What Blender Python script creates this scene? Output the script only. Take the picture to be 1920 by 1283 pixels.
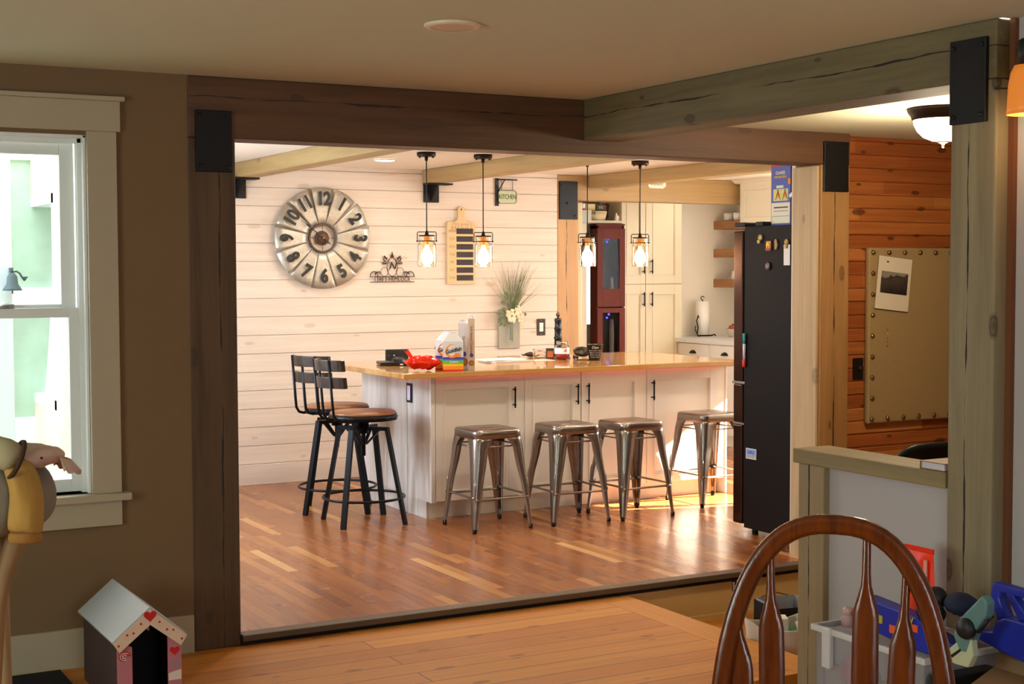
import bpy, math, random
from mathutils import Vector, Matrix
for o in list(bpy.data.objects): bpy.data.objects.remove(o, do_unlink=True)
PI = math.pi
SC = bpy.context.scene
COL = SC.collection
random.seed(7)

# ---------------------------------------------------------------- camera
def make_camera():
    yaw, pitch, roll = math.radians(28.84), math.radians(-2.815), math.radians(-.1736)
    f = Vector((math.sin(yaw)*math.cos(pitch), math.cos(yaw)*math.cos(pitch), math.sin(pitch)))
    r = Vector((math.cos(yaw), -math.sin(yaw), 0)); u = r.cross(f)
    r2 = r*math.cos(roll) + u*math.sin(roll); u2 = u*math.cos(roll) - r*math.sin(roll)
    m = Matrix((r2, u2, -f)).transposed().to_4x4(); m.translation = (0, 0, 1.5)
    cd = bpy.data.cameras.new('camera'); cd.sensor_width = 36; cd.lens = 2712.4*36/1920
    cd.clip_start = .05; cd.clip_end = 200
    co = bpy.data.objects.new('camera', cd); COL.objects.link(co); co.matrix_world = m
    SC.camera = co
make_camera()
SC.view_settings.view_transform = 'Standard'; SC.view_settings.look = 'None'
SC.view_settings.gamma = 1; SC.view_settings.use_curve_mapping = False
SC.view_settings.exposure = 0.0

# ---------------------------------------------------------------- daylight
W = bpy.data.worlds.new('daylight'); SC.world = W; W.use_nodes = True
bg = W.node_tree.nodes['Background']; bg.inputs[0].default_value = (.80, .93, 1.0, 1); bg.inputs[1].default_value = 6.0
def sun(strength, d, ang=.6, col=(1, .93, .82)):
    l = bpy.data.lights.new('sunlight', 'SUN'); l.energy = strength; l.angle = math.radians(ang); l.color = col
    o = bpy.data.objects.new('sunlight', l); COL.objects.link(o)
    o.rotation_euler = Vector(d).to_track_quat('-Z', 'Y').to_euler()
sun(95, (-1, .25, -.60))
def daylight(name, loc, d, sx, sy, watts, col):
    l = bpy.data.lights.new(name, 'AREA'); l.shape = 'RECTANGLE'; l.size = sx; l.size_y = sy; l.energy = watts; l.color = col
    o = bpy.data.objects.new(name, l); COL.objects.link(o); o.location = loc
    o.rotation_euler = Vector(d).to_track_quat('-Z', 'Y').to_euler()
    return o
daylight('daylight_dining_side_window', (-2.28, 2.6, 1.35), (1, .0, -.05), 1.7, 1.3, 44, (.82, 1.0, .80))
daylight('daylight_dining_back_window', (1.0, -1.58, 1.35), (0, 1, -.05), 1.5, 1.3, 20, (.88, .93, 1.0))
_p = daylight('daylight_portal', (.81, 5.885, 1.34), (0, -1, 0), .93, 1.38, 1, (1, 1, 1)); _p.data.cycles.is_portal = True
daylight('daylight_kitchen_side_window', (1.60, 8.2, 1.35), (1, 0, -.08), 1.3, 1.1, 62, (.72, .84, 1.0))
daylight('daylight_kitchen_sink_window', (8.36, 7.53, 1.61), (-1, 0, -.1), 1.6, .95, 70, (.93, .96, 1.0))

# ---------------------------------------------------------------- materials
def lin(h):
    h = h.lstrip('#'); c = [int(h[i:i+2], 16)/255 for i in (0, 2, 4)]
    return tuple((x/12.92 if x <= .04045 else ((x+.055)/1.055)**2.4) for x in c) + (1,)
class NT:
    def __init__(s, name):
        s.m = bpy.data.materials.new(name); s.m.use_nodes = True; s.t = s.m.node_tree; s.n = s.t.nodes
        s.b = s.n['Principled BSDF']; s._tc = None
    def node(s, t, **k):
        x = s.n.new(t)
        for a, v in k.items(): setattr(x, a, v)
        return x
    def link(s, a, b): s.t.links.new(a, b)
    def obj(s):
        if s._tc is None: s._tc = s.node('ShaderNodeTexCoord')
        return s._tc.outputs['Object']
    def mapping(s, scale, loc=(0, 0, 0), rot=(0, 0, 0)):
        m = s.node('ShaderNodeMapping'); m.inputs['Scale'].default_value = scale
        m.inputs['Location'].default_value = loc; m.inputs['Rotation'].default_value = rot
        s.link(s.obj(), m.inputs['Vector']); return m.outputs[0]
    def noise(s, vec, scale, detail=3, rough=.5, dist=0):
        n = s.node('ShaderNodeTexNoise'); n.inputs['Scale'].default_value = scale; n.inputs['Detail'].default_value = detail
        n.inputs['Roughness'].default_value = rough; n.inputs['Distortion'].default_value = dist
        s.link(vec, n.inputs['Vector']); return n.outputs['Fac']
    def ramp(s, fac, stops, interp='LINEAR'):
        r = s.node('ShaderNodeValToRGB'); cr = r.color_ramp; cr.interpolation = interp
        while len(cr.elements) < len(stops): cr.elements.new(.5)
        for e, (p, c) in zip(cr.elements, stops): e.position = p; e.color = lin(c) if isinstance(c, str) else (c, c, c, 1)
        s.link(fac, r.inputs['Fac']); return r.outputs['Color']
    def mix(s, fac, a, b, mode='MIX'):
        x = s.node('ShaderNodeMix', data_type='RGBA', blend_type=mode)
        for sock, v in ((x.inputs[0], fac), (x.inputs[6], a), (x.inputs[7], b)):
            if hasattr(v, 'is_output') or isinstance(v, bpy.types.NodeSocket): s.link(v, sock)
            elif isinstance(v, str): sock.default_value = lin(v)
            else: sock.default_value = v
        return x.outputs[2]
    def knotmask(s, u, v, size=.12, jitter=.18):
        cb = s.node('ShaderNodeCombineXYZ'); s.link(u, cb.inputs[0]); s.link(v, cb.inputs[1])
        vo = s.node('ShaderNodeTexVoronoi', voronoi_dimensions='2D'); vo.inputs['Scale'].default_value = 1
        s.link(cb.outputs[0], vo.inputs['Vector'])
        sp0 = s.node('ShaderNodeSeparateColor'); s.link(vo.outputs['Color'], sp0.inputs[0])
        d = s.math('ADD', s.math('MULTIPLY', vo.outputs['Distance'], s.math('MULTIPLY_ADD', sp0.outputs[1], 1.6, .7)), s.math('MULTIPLY', s.math('SUBTRACT', s.noise(cb.outputs[0], 6, 2), .5), size*.6))
        k = s.ramp(d, [(0, .95), (size*.45, .55), (size*.62, .95), (size*.85, .35), (size*1.1, 0.0)])
        sp = s.node('ShaderNodeSeparateColor'); s.link(vo.outputs['Color'], sp.inputs[0])
        return s.math('MULTIPLY', k, s.math('GREATER_THAN', sp.outputs[0], .72))
    def math(s, op, a, b=0.0, c=None):
        x = s.node('ShaderNodeMath', operation=op)
        for i, v in enumerate((a, b) if c is None else (a, b, c)):
            if isinstance(v, bpy.types.NodeSocket): s.link(v, x.inputs[i])
            else: x.inputs[i].default_value = v
        return x.outputs[0]
    def bump(s, h, strength=.3, dist=.01):
        b = s.node('ShaderNodeBump'); b.inputs['Strength'].default_value = strength; b.inputs['Distance'].default_value = dist
        s.link(h, b.inputs['Height']); s.link(b.outputs[0], s.b.inputs['Normal'])
    def base(s, c):
        if isinstance(c, bpy.types.NodeSocket): s.link(c, s.b.inputs['Base Color'])
        else: s.b.inputs['Base Color'].default_value = lin(c)

def M(name, col, rough=.5, metal=0.0, var=0.0, vs=6, bump=0.0, bs=80, emit=None, es=0, trans=0, alpha=1, ior=1.45, stretch=(1, 1, 1), coat=0, spec=None):
    t = NT(name); b = t.b
    b.inputs['Roughness'].default_value = rough; b.inputs['Metallic'].default_value = metal
    b.inputs['Transmission Weight'].default_value = trans; b.inputs['IOR'].default_value = ior
    b.inputs['Alpha'].default_value = alpha; b.inputs['Coat Weight'].default_value = coat
    if spec is not None: b.inputs['Specular IOR Level'].default_value = spec
    v = None
    if var or bump: v = t.mapping(stretch)
    if var:
        c = lin(col); lo = tuple(max(0, x*(1-var)) for x in c[:3])+(1,); hi = tuple(min(1, x*(1+var)) for x in c[:3])+(1,)
        t.base(t.mix(t.noise(v, vs, 4, .6), lo, hi))
    else: t.base(col)
    if bump: t.bump(t.noise(v, bs, 4), bump, .004)
    if emit: b.inputs['Emission Color'].default_value = lin(emit); b.inputs['Emission Strength'].default_value = es
    return t.m

def timber(name, dark, light, axis='x', rough=.65, knots=.5, crack=None, gs=1.0, seed=0):
    """sawn timber: stretched grain along one axis, round knots and an optional wandering check line"""
    t = NT(name); t.b.inputs['Roughness'].default_value = rough
    sc = {'x': (.5, 9, 9), 'y': (9, .5, 9), 'z': (9, 9, .5)}[axis]
    v = t.mapping(tuple(a*gs for a in sc), (seed*3.1, seed*1.7, seed*.9))
    g1 = t.noise(v, 1.6, 5, .65, .6); g2 = t.noise(v, 7, 3, .6)
    f = t.math('ADD', t.math('MULTIPLY', g1, .75), t.math('MULTIPLY', g2, .25))
    c = t.ramp(f, [(.30, dark), (.70, light)])
    big = t.noise(t.mapping((1.5, 1.5, 1.5), (seed, 2, 4)), 1.2, 2)
    c = t.mix(t.math('MULTIPLY', big, .35), c, dark)
    if knots:
        sk = t.node('ShaderNodeSeparateXYZ'); t.link(t.obj(), sk.inputs[0])
        il = 'xyz'.index(axis); oth = [i for i in range(3) if i != il]
        k = t.knotmask(t.math('MULTIPLY_ADD', sk.outputs[il], 2.6, seed*1.37), t.math('MULTIPLY_ADD', t.math('ADD', sk.outputs[oth[0]], sk.outputs[oth[1]]), 5.5, seed*.71), .12)
        c = t.mix(t.math('MULTIPLY', k, knots), c, '#33200f')
    if crack:
        a, b_, z0, amp = crack         # line in the plane (a = along, b_ = across)
        sp = t.node('ShaderNodeSeparateXYZ'); t.link(t.obj(), sp.inputs[0])
        ia = 'XYZ'.index(a.upper()); ib = 'XYZ'.index(b_.upper())
        cb = t.node('ShaderNodeCombineXYZ'); t.link(sp.outputs[ia], cb.inputs[0])
        wob = t.noise(cb.outputs[0], 1.6, 3, .6)
        d = t.math('ABSOLUTE', t.math('SUBTRACT', t.math('SUBTRACT', sp.outputs[ib], z0), t.math('MULTIPLY', t.math('SUBTRACT', wob, .5), amp)))
        wid = t.math('MULTIPLY', t.math('SUBTRACT', t.noise(cb.outputs[0], 2.3, 3, .7), .43), .028)
        mk = t.math('LESS_THAN', d, t.math('MINIMUM', wid, .0042))
        c = t.mix(mk, c, '#1c100a')
    t.base(c); t.bump(f, .25, .004)
    return t.m

def planks(name, stops, along='x', w=.06, l=.45, gap=.0012, rough=.3, rvar=.1, grain=.25, gapcol='#2a160a', bump=.1, wave=0, coat=0, knots=0):
    t = NT(name)
    sp = t.node('ShaderNodeSeparateXYZ'); t.link(t.obj(), sp.inputs[0])
    cb = t.node('ShaderNodeCombineXYZ')
    ia, ib = (0, 1) if along == 'x' else (1, 0)
    t.link(sp.outputs[ia], cb.inputs[0]); t.link(sp.outputs[ib], cb.inputs[1])
    br = t.node('ShaderNodeTexBrick'); br.offset = .37; br.offset_frequency = 2; br.squash = 1.0
    br.inputs['Color1'].default_value = (0, 0, 0, 1); br.inputs['Color2'].default_value = (1, 1, 1, 1)
    br.inputs['Mortar'].default_value = (.5, .5, .5, 1)
    br.inputs['Scale'].default_value = 1; br.inputs['Mortar Size'].default_value = gap; br.inputs['Mortar Smooth'].default_value = 0
    br.inputs['Bias'].default_value = 0; br.inputs['Brick Width'].default_value = l; br.inputs['Row Height'].default_value = w
    t.link(cb.outputs[0], br.inputs['Vector'])
    c = t.ramp(br.outputs['Color'], stops)
    # grain, offset for every board so neighbours do not run through
    ad = t.node('ShaderNodeVectorMath', operation='MULTIPLY_ADD'); t.link(br.outputs['Color'], ad.inputs[0])
    ad.inputs[1].default_value = (17, 13, 3)
    mp = t.node('ShaderNodeMapping'); mp.inputs['Scale'].default_value = (1.1, 24, 1)
    t.link(cb.outputs[0], mp.inputs['Vector']); t.link(mp.outputs[0], ad.inputs[2])
    g = t.noise(ad.outputs[0], 1.4, 5, .6, .5)
    gg = t.ramp(g, [(.3, 1-grain), (.7, 1+0*grain)])
    c = t.mix(1.0, c, gg, 'MULTIPLY')
    if knots:
        k = t.knotmask(t.math('MULTIPLY', sp.outputs[ia], 3.2), t.math('MULTIPLY', sp.outputs[ib], 8.0), .13)
        c = t.mix(t.math('MULTIPLY', k, knots), c, '#6b3416')
    c = t.mix(br.outputs['Fac'], c, gapcol)
    t.base(c)
    rn = t.noise(t.mapping((3, 3, 3)), 1.5, 3)
    t.link(t.math('MULTIPLY_ADD', rn, rvar, rough-rvar/2), t.b.inputs['Roughness'])
    h = t.math('SUBTRACT', t.math('MULTIPLY', g, .3), br.outputs['Fac'])
    if wave:
        wn = t.noise(t.mapping((14, 3, 1) if along == 'y' else (3, 14, 1)), 1.0, 2)
        h = t.math('ADD', h, t.math('MULTIPLY', wn, wave))
    t.bump(h, bump, .004)
    t.b.inputs['Coat Weight'].default_value = coat
    return t.m

# ---------------------------------------------------------------- mesh builder
class MB:
    def __init__(s): s.v = []; s.f = []; s.mi = []; s.sm = []; s.mats = []; s.cur = 0; s.T = Matrix.Identity(4)
    def use(s, m):
        if m not in s.mats: s.mats.append(m)
        s.cur = s.mats.index(m); return s
    def at(s, loc=(0, 0, 0), rot=(0, 0, 0), sc=(1, 1, 1)):
        from mathutils import Euler
        s.T = Matrix.Translation(loc) @ Euler(rot).to_matrix().to_4x4() @ Matrix.Diagonal((*sc, 1)); return s
    def add(s, vs, fs, smooth=False):
        k = len(s.v); s.v += [tuple(s.T @ Vector(p)) for p in vs]
        for f in fs: s.f.append(tuple(i+k for i in f)); s.mi.append(s.cur); s.sm.append(smooth)
        return s
    def box(s, x0, x1, y0, y1, z0, z1):
        vs = [(x, y, z) for z in (z0, z1) for y in (y0, y1) for x in (x0, x1)]
        return s.add(vs, [(0, 2, 3, 1), (4, 5, 7, 6), (0, 1, 5, 4), (2, 6, 7, 3), (0, 4, 6, 2), (1, 3, 7, 5)])
    def cbox(s, c, d): return s.box(c[0]-d[0]/2, c[0]+d[0]/2, c[1]-d[1]/2, c[1]+d[1]/2, c[2]-d[2]/2, c[2]+d[2]/2)
    def tube(s, pts, r, n=10, caps=True, closed=False, flat=1.0, smooth=True):
        P = [Vector(p) for p in pts]; N = len(P); R = r if isinstance(r, (list, tuple)) else [r]*N
        up = Vector((0, 0, 1)); vs = []; prev = None
        for i, p in enumerate(P):
            a = P[(i-1) % N] if (i or closed) else P[0]; b = P[(i+1) % N] if (i < N-1 or closed) else P[-1]
            t = (b-a).normalized()
            if prev is None:
                x = t.cross(up) if abs(t.dot(up)) < .95 else t.cross(Vector((1, 0, 0)))
            else: x = prev - t*prev.dot(t)
            x.normalize(); prev = x; y = t.cross(x)
            for j in range(n):
                q = 2*PI*j/n; vs.append(p + x*math.cos(q)*R[i] + y*math.sin(q)*R[i]*flat)
        fs = []
        for i in range(N if closed else N-1):
            for j in range(n):
                i2 = (i+1) % N; fs.append((i*n+j, i*n+(j+1) % n, i2*n+(j+1) % n, i2*n+j))
        if caps and not closed: fs += [tuple(range(n-1, -1, -1)), tuple((N-1)*n+j for j in range(n))]
        return s.add(vs, fs, smooth)
    def bar(s, a, b, w, d=None, up=(0, 0, 1)):
        """rectangular bar from a to b, w wide and d deep"""
        a = Vector(a); b = Vector(b); d = d or w; t = (b-a).normalized(); u = Vector(up)
        x = t.cross(u)
        if x.length < .05: x = t.cross(Vector((0, 1, 0)))
        x.normalize(); y = x.cross(t)
        vs = [p + x*sx*w/2 + y*sy*d/2 for p in (a, b) for sx, sy in ((-1, -1), (1, -1), (1, 1), (-1, 1))]
        return s.add(vs, [(3, 2, 1, 0), (4, 5, 6, 7), (0, 1, 5, 4), (1, 2, 6, 5), (2, 3, 7, 6), (3, 0, 4, 7)])
    def lathe(s, prof, n=24, c=(0, 0, 0), axis='z', smooth=True, caps=True):
        vs = []
        for r, z in prof:
            for j in range(n):
                q = 2*PI*j/n; x, y = r*math.cos(q), r*math.sin(q)
                vs.append({'z': (c[0]+x, c[1]+y, c[2]+z), 'y': (c[0]+x, c[1]-z, c[2]+y), 'x': (c[0]+z, c[1]+x, c[2]+y)}[axis])
        fs = [(i*n+j, i*n+(j+1) % n, (i+1)*n+(j+1) % n, (i+1)*n+j) for i in range(len(prof)-1) for j in range(n)]
        if caps:
            if prof[0][0] > 1e-5: fs.append(tuple(range(n-1, -1, -1)))
            if prof[-1][0] > 1e-5: fs.append(tuple((len(prof)-1)*n+j for j in range(n)))
        return s.add(vs, fs, smooth)
    def prism(s, out, t0, t1, plane='xz', smooth=False):
        """extrude an outline; plane xz -> thickness along y, xy -> along z, yz -> along x"""
        def P(a, b, t): return {'xz': (a, t, b), 'xy': (a, b, t), 'yz': (t, a, b)}[plane]
        n = len(out); vs = [P(a, b, t0) for a, b in out] + [P(a, b, t1) for a, b in out]
        fs = [tuple(range(n)), tuple(range(2*n-1, n-1, -1))] + [(i, i+n, (i+1) % n+n, (i+1) % n) for i in range(n)]
        return s.add(vs, fs, smooth)
    def ball(s, c, r, n=14, m=8, noise=0):
        rx, ry, rz = (r, r, r) if not isinstance(r, (tuple, list)) else r
        vs = [(c[0], c[1], c[2]-rz)]
        for i in range(1, m):
            a = -PI/2+PI*i/m
            for j in range(n):
                q = 2*PI*j/n; k = 1+(random.uniform(-noise, noise) if noise else 0)
                vs.append((c[0]+rx*k*math.cos(a)*math.cos(q), c[1]+ry*k*math.cos(a)*math.sin(q), c[2]+rz*k*math.sin(a)))
        vs.append((c[0], c[1], c[2]+rz)); L = len(vs)-1
        fs = [(0, 1+(j+1) % n, 1+j) for j in range(n)]
        fs += [(1+i*n+j, 1+i*n+(j+1) % n, 1+(i+1)*n+(j+1) % n, 1+(i+1)*n+j) for i in range(m-2) for j in range(n)]
        fs += [(L, 1+(m-2)*n+j, 1+(m-2)*n+(j+1) % n) for j in range(n)]
        return s.add(vs, fs, True)
    def grid(s, fn, nu, nv, smooth=True, cu=False, cv=False):
        vs = [fn(i/(nu if cu else nu-1), j/(nv if cv else nv-1)) for i in range(nu) for j in range(nv)]
        fs = [(i*nv+j, ((i+1) % nu)*nv+j, ((i+1) % nu)*nv+(j+1) % nv, i*nv+(j+1) % nv)
              for i in range(nu if cu else nu-1) for j in range(nv if cv else nv-1)]
        return s.add(vs, fs, smooth)
    def text(s, body, size, ext=.0008, off=0, align='CENTER', spacing=1, shear=0):
        cu = bpy.data.curves.new('lettering', 'FONT'); cu.body = body; cu.size = size; cu.extrude = ext; cu.offset = off
        cu.align_x = align; cu.align_y = 'CENTER'; cu.resolution_u = 4; cu.space_character = spacing; cu.shear = shear
        ob = bpy.data.objects.new('lettering', cu); COL.objects.link(ob)
        dg = bpy.context.evaluated_depsgraph_get(); me = bpy.data.meshes.new_from_object(ob.evaluated_get(dg))
        s.add([tuple(v.co) for v in me.vertices], [tuple(p.vertices) for p in me.polygons])
        bpy.data.objects.remove(ob); bpy.data.curves.remove(cu); bpy.data.meshes.remove(me); return s

def wrinkle(mb, amp, sc, seed=0.0):
    from mathutils import noise
    for i, p in enumerate(mb.v):
        q = Vector(p)*sc+Vector((seed, seed*2, -seed)); n = noise.noise_vector(q)+noise.noise_vector(q*2.3)*.45
        mb.v[i] = tuple(Vector(p)+n*amp)
    return mb
def obj(name, mb, mat=None, parent=None, bevel=0, sub=0, solid=0, seg=2):
    me = bpy.data.meshes.new(name); me.from_pydata(mb.v, [], mb.f)
    ms = mb.mats if mb.mats else [mat]
    for m in ms: me.materials.append(m)
    me.polygons.foreach_set('material_index', mb.mi); me.polygons.foreach_set('use_smooth', mb.sm); me.update()
    o = bpy.data.objects.new(name, me); COL.objects.link(o)
    if parent: o.parent = parent
    if solid:
        md = o.modifiers.new('thickness', 'SOLIDIFY'); md.thickness = solid; md.offset = 0
    if bevel:
        md = o.modifiers.new('bevel', 'BEVEL'); md.width = bevel; md.segments = seg; md.limit_method = 'ANGLE'; md.angle_limit = math.radians(40)
    if sub:
        md = o.modifiers.new('smooth', 'SUBSURF'); md.levels = sub; md.render_levels = sub
    return o
def tag(o, label, cat, group=None, kind=None):
    if label: o['label'] = label
    if cat: o['category'] = cat
    if group: o['group'] = group
    if kind: o['kind'] = kind
    return o
def thing(name, label, cat, loc=(0, 0, 0), rotz=0, group=None):
    o = bpy.data.objects.new(name, None); o.empty_display_size = .05; COL.objects.link(o)
    o.location = loc; o.rotation_euler = (0, 0, rotz); return tag(o, label, cat, group)
def struct(name, mb, mat=None, parent=None, bevel=0):
    o = obj(name, mb, mat, parent, bevel)
    if not parent: o['kind'] = 'structure'
    return o
def dup(root, loc, rotz, label=None):
    r = root.copy(); COL.objects.link(r); r.location = loc; r.rotation_euler = (0, 0, rotz)
    if label: r['label'] = label
    for ch in list(root.children):
        c = ch.copy(); COL.objects.link(c); c.parent = r
        for g in ch.children:
            d = g.copy(); COL.objects.link(d); d.parent = c
    return r
FRONT = (PI/2, 0, 0)      # text that reads from -y

def fill_light(x, y, z, w):  # added fill lamp without a fixture, out of view, brightens the kitchen
    l = bpy.data.lights.new('kitchen_fill', 'AREA'); l.shape = 'DISK'; l.size = .14; l.energy = w; l.color = (1, .89, .76)
    o = bpy.data.objects.new('kitchen_fill', l); COL.objects.link(o); o.location = (x, y, z)
for _x in (2.6, 4.0, 5.4): fill_light(_x, 6.6, 2.235, 9)
fill_light(7.2, 8.2, 2.235, 9); fill_light(7.4, 10.2, 2.235, 2.5)
# ================================================================ the building
m_dwall = M('dining_wall_paint', '#745a3d', .8, var=.04, vs=3, bump=.05, bs=120)
m_ceil = M('ceiling_paint', '#d0ccb0', .85, var=.03, vs=2, bump=.05, bs=150)
m_kceil = M('kitchen_ceiling_paint', '#e6dccb', .85)
m_trim = M('trim_paint', '#a8997f', .5, var=.03, vs=4)
m_grey = M('grey_wall_paint', '#b4aeac', .8, var=.03, vs=3, bump=.04, bs=150)
m_kwall = M('kitchen_wall_paint', '#e6dccb', .75, var=.03, vs=2)
m_riser = M('riser_board', '#cbaa6c', .6, var=.12, vs=2, stretch=(1, 8, 8))
m_nosing_shade = M('nosing_shadow_black', '#0c0908', .7)
m_noise = M('stair_nosing_oak', '#5c4a39', .5, var=.15, vs=3, stretch=(1, 12, 12))
m_white = M('window_vinyl', '#dfe0da', .35)
m_floor = planks('kitchen_floor_boards', [(0, '#864a24'), (.25, '#9a5a2e'), (.5, '#a66431'), (.72, '#95562c'), (.88, '#b27239'), (.96, '#c4894b'), (1, '#dca668')],
                 'y', .055, .62, .0005, .26, .08, .17, '#6a3a20', .05, .6, coat=.05)
m_pine = planks('pine_landing_boards', [(0, '#b56a1c'), (.5, '#c67c26'), (1, '#d08a30')], 'x', .135, 3.7, .0022, .52, .12, .22, '#4f2a10', .15, 0, knots=.8)
m_pine_end = planks('pine_end_board', [(0, '#c07822'), (1, '#cc862e')], 'y', .21, 4, .0008, .52, .12, .22, '#5d3314', .12, 0, knots=.4)
def shiplap_mat():
    t = NT('whitewashed_shiplap'); t.b.inputs['Roughness'].default_value = .6
    g = t.noise(t.mapping((.8, 1, 22)), 1.5, 5, .6, .4)
    c = t.ramp(g, [(.3, '#d3c1ae'), (.7, '#dfcfbe')])
    sk = t.node('ShaderNodeSeparateXYZ'); t.link(t.obj(), sk.inputs[0])
    k = t.knotmask(t.math('MULTIPLY_ADD', sk.outputs[0], 2.6, .3), t.math('MULTIPLY_ADD', sk.outputs[2], 7.0, .4), .13)
    c = t.mix(t.math('MULTIPLY', k, .5), c, '#a98a55')
    t.base(c); t.bump(g, .12, .003); return t.m
m_ship = shiplap_mat()
def pine_wall_mat():
    t = NT('orange_pine_boards'); t.b.inputs['Roughness'].default_value = .38
    sp = t.node('ShaderNodeSeparateXYZ'); t.link(t.obj(), sp.inputs[0])
    row = t.math('FLOOR', t.math('DIVIDE', sp.outputs[2], .0705))
    cb = t.node('ShaderNodeCombineXYZ'); t.link(row, cb.inputs[2]); t.link(t.math('FLOOR', t.math('MULTIPLY', t.math('ADD', sp.outputs[0], t.math('MULTIPLY', row, .37)), 1.1)), cb.inputs[0])
    wn = t.node('ShaderNodeTexWhiteNoise', noise_dimensions='3D'); t.link(cb.outputs[0], wn.inputs['Vector'])
    c = t.ramp(wn.outputs['Value'], [(0, '#974c24'), (.35, '#a85c2c'), (.75, '#b66b34'), (1, '#c78246')])
    g = t.noise(t.mapping((1.2, 1, 30)), 1.5, 5, .6, .5)
    c = t.mix(1.0, c, t.ramp(g, [(.3, .62), (.7, 1.0)]), 'MULTIPLY')
    k = t.knotmask(t.math('MULTIPLY_ADD', sp.outputs[0], 5.0, .3), t.math('MULTIPLY_ADD', sp.outputs[2], 12.0, .4), .2)
    c = t.mix(k, c, '#3a1a0a')
    t.base(c); t.bump(g, .15, .003); return t.m
m_opine = pine_wall_mat()

# floors
struct('floor_kitchen', MB().box(1.55, 9.0, 5.76, 12.6, -.10, 0), m_floor)
struct('floor_dining', MB().box(-2.4, 3.60, 4.27, 5.90, -.24, -.045), m_pine)
b = MB().box(3.602, 3.765, 4.27, 5.755, -.24, -.045)
struct('floor_end_board', b, m_pine_end)
struct('floor_lower', MB().box(-2.4, 9.0, -1.8, 5.76, -.34, -.22), m_pine)
struct('trim_1', MB().box(1.87, 4.96, 5.700, 5.775, -.026, .001), m_noise, bevel=.004)
struct('nosing_shadow_strip', MB().box(1.87, 4.96, 5.722, 5.76, -.0445, -.026), m_nosing_shade)  # near-black strip paints the shadow gap under the nosing
struct('wall_riser', MB().box(3.766, 5.10, 5.735, 5.76, -.22, -.05), m_riser)
struct('trim_3', MB().box(3.77, 5.0, 5.722, 5.735, -.22, -.20), m_riser)

# ceilings
struct('ceiling_dining', MB().box(-2.4, 3.55, 3.2, 5.74, 2.287, 2.40).box(3.5501, 3.6999, -1.8, 3.262, 2.2871, 2.3999).box(-2.4, 3.55, -1.8, 3.2, 2.287, 2.40), m_ceil)
struct('ceiling_side_room', MB().box(3.70, 9.0, -1.8, 5.7215, 2.20, 2.40).box(5.1445, 9.0, 5.7215, 5.83, 2.20, 2.40), m_ceil)
struct('ceiling_kitchen', MB().box(1.5, 8.40, 5.90, 12.6, 2.25, 2.40), m_kceil)

# dining: the wall with the window, the far-side walls
b = MB()
WX0, WX1, WZ0, WZ1 = .34, 1.272, .636, 2.03
b.box(-2.4, WX0, 5.725, 5.88, -.3, 2.30).box(WX1, 1.674, 5.725, 5.88, -.3, 2.30)
b.box(WX0, WX1, 5.725, 5.88, -.3, WZ0).box(WX0, WX1, 5.725, 5.88, WZ1, 2.30)
struct('wall_left', b, m_dwall)
b = MB()
b.box(-2.4, -2.3, -1.8, 1.75, -.3, 2.4).box(-2.4, -2.3, 3.45, 5.9, -.3, 2.4).box(-2.4, -2.3, 1.75, 3.45, -.3, .70).box(-2.4, -2.3, 1.75, 3.45, 2.0, 2.4)
struct('wall_side', b, m_dwall)
b = MB()
b.box(-2.4, .25, -1.7, -1.6, -.3, 2.4).box(1.75, 9, -1.7, -1.6, -.3, 2.4).box(.25, 1.75, -1.7, -1.6, -.3, .7).box(.25, 1.75, -1.7, -1.6, 2.0, 2.4)
struct('wall_back', b, m_dwall)
struct('wall_right', MB().box(3.60, 3.72, -1.7, 3.238, -.3, 2.29), m_grey)
# half wall
struct('wall_half', MB().box(3.56, 3.68, 3.46, 4.06, -.3, .78), m_grey)
struct('baseboard_half', MB().box(3.535, 3.56, 3.46, 4.045, -.22, .062), m_trim, bevel=.003)
struct('baseboard_left', MB().box(-2.3, 1.668, 5.705, 5.725, -.045, .110), m_trim, bevel=.003)
# side room
b = MB(); b.box(5.145, 9.0, 5.83, 5.93, -.3, 2.25)
z = -.22
while z < 2.2:
    z1 = min(z+.0705, 2.2); vs = []
    for x in (5.146, 8.9):
        for q, dy in ((0, .004), (.045, .010), (.12, .012), (.88, .012), (.955, .010), (1, .004)): vs.append((x, 5.83-dy, z+(z1-z)*q))
    b.add(vs, [(i, i+1, i+7, i+6) for i in range(5)], False); z = z1
struct('wall_pine', b, m_opine)
struct('wall_side_room', MB().box(8.9, 9.0, -1.7, 5.9, -.3, 2.25), m_opine)

# kitchen shiplap wall: each course a board with a shadow gap
b = MB(); b.box(1.5, 5.80, 9.765, 9.9, -.05, 2.3)
z = .145; 
while z < 2.25:
    b.box(1.5, 5.775, 9.75, 9.766, z+.0036, min(z+.1295, 2.25)); z += .1295
struct('wall_shiplap', b, m_ship)
struct('baseboard_kitchen', MB().box(1.6, 5.77, 9.735, 9.752, 0, .145), m_ship, bevel=.003)
b = MB()
b.box(1.5, 1.58, 5.88, 7.5, -.1, 2.3).box(1.5, 1.58, 8.9, 9.8, -.1, 2.3).box(1.5, 1.58, 7.5, 8.9, -.1, .8).box(1.5, 1.58, 7.5, 8.9, 1.9, 2.3)
struct('wall_kitchen_left', b, m_ship)
# kitchen right wall with the sink window
b = MB()
b.box(8.3, 8.42, 5.9, 6.62, -.1, 2.3).box(8.3, 8.42, 8.40, 12.6, -.1, 2.3).box(8.3, 8.42, 6.62, 8.4, -.1, 1.10).box(8.3, 8.42, 6.62, 8.4, 2.13, 2.3)
struct('wall_kitchen_right', b, m_kwall)
struct('wall_fridge_back', MB().box(4.96, 8.9, 5.93, 5.96, -.1, 2.25), m_kwall)
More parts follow.
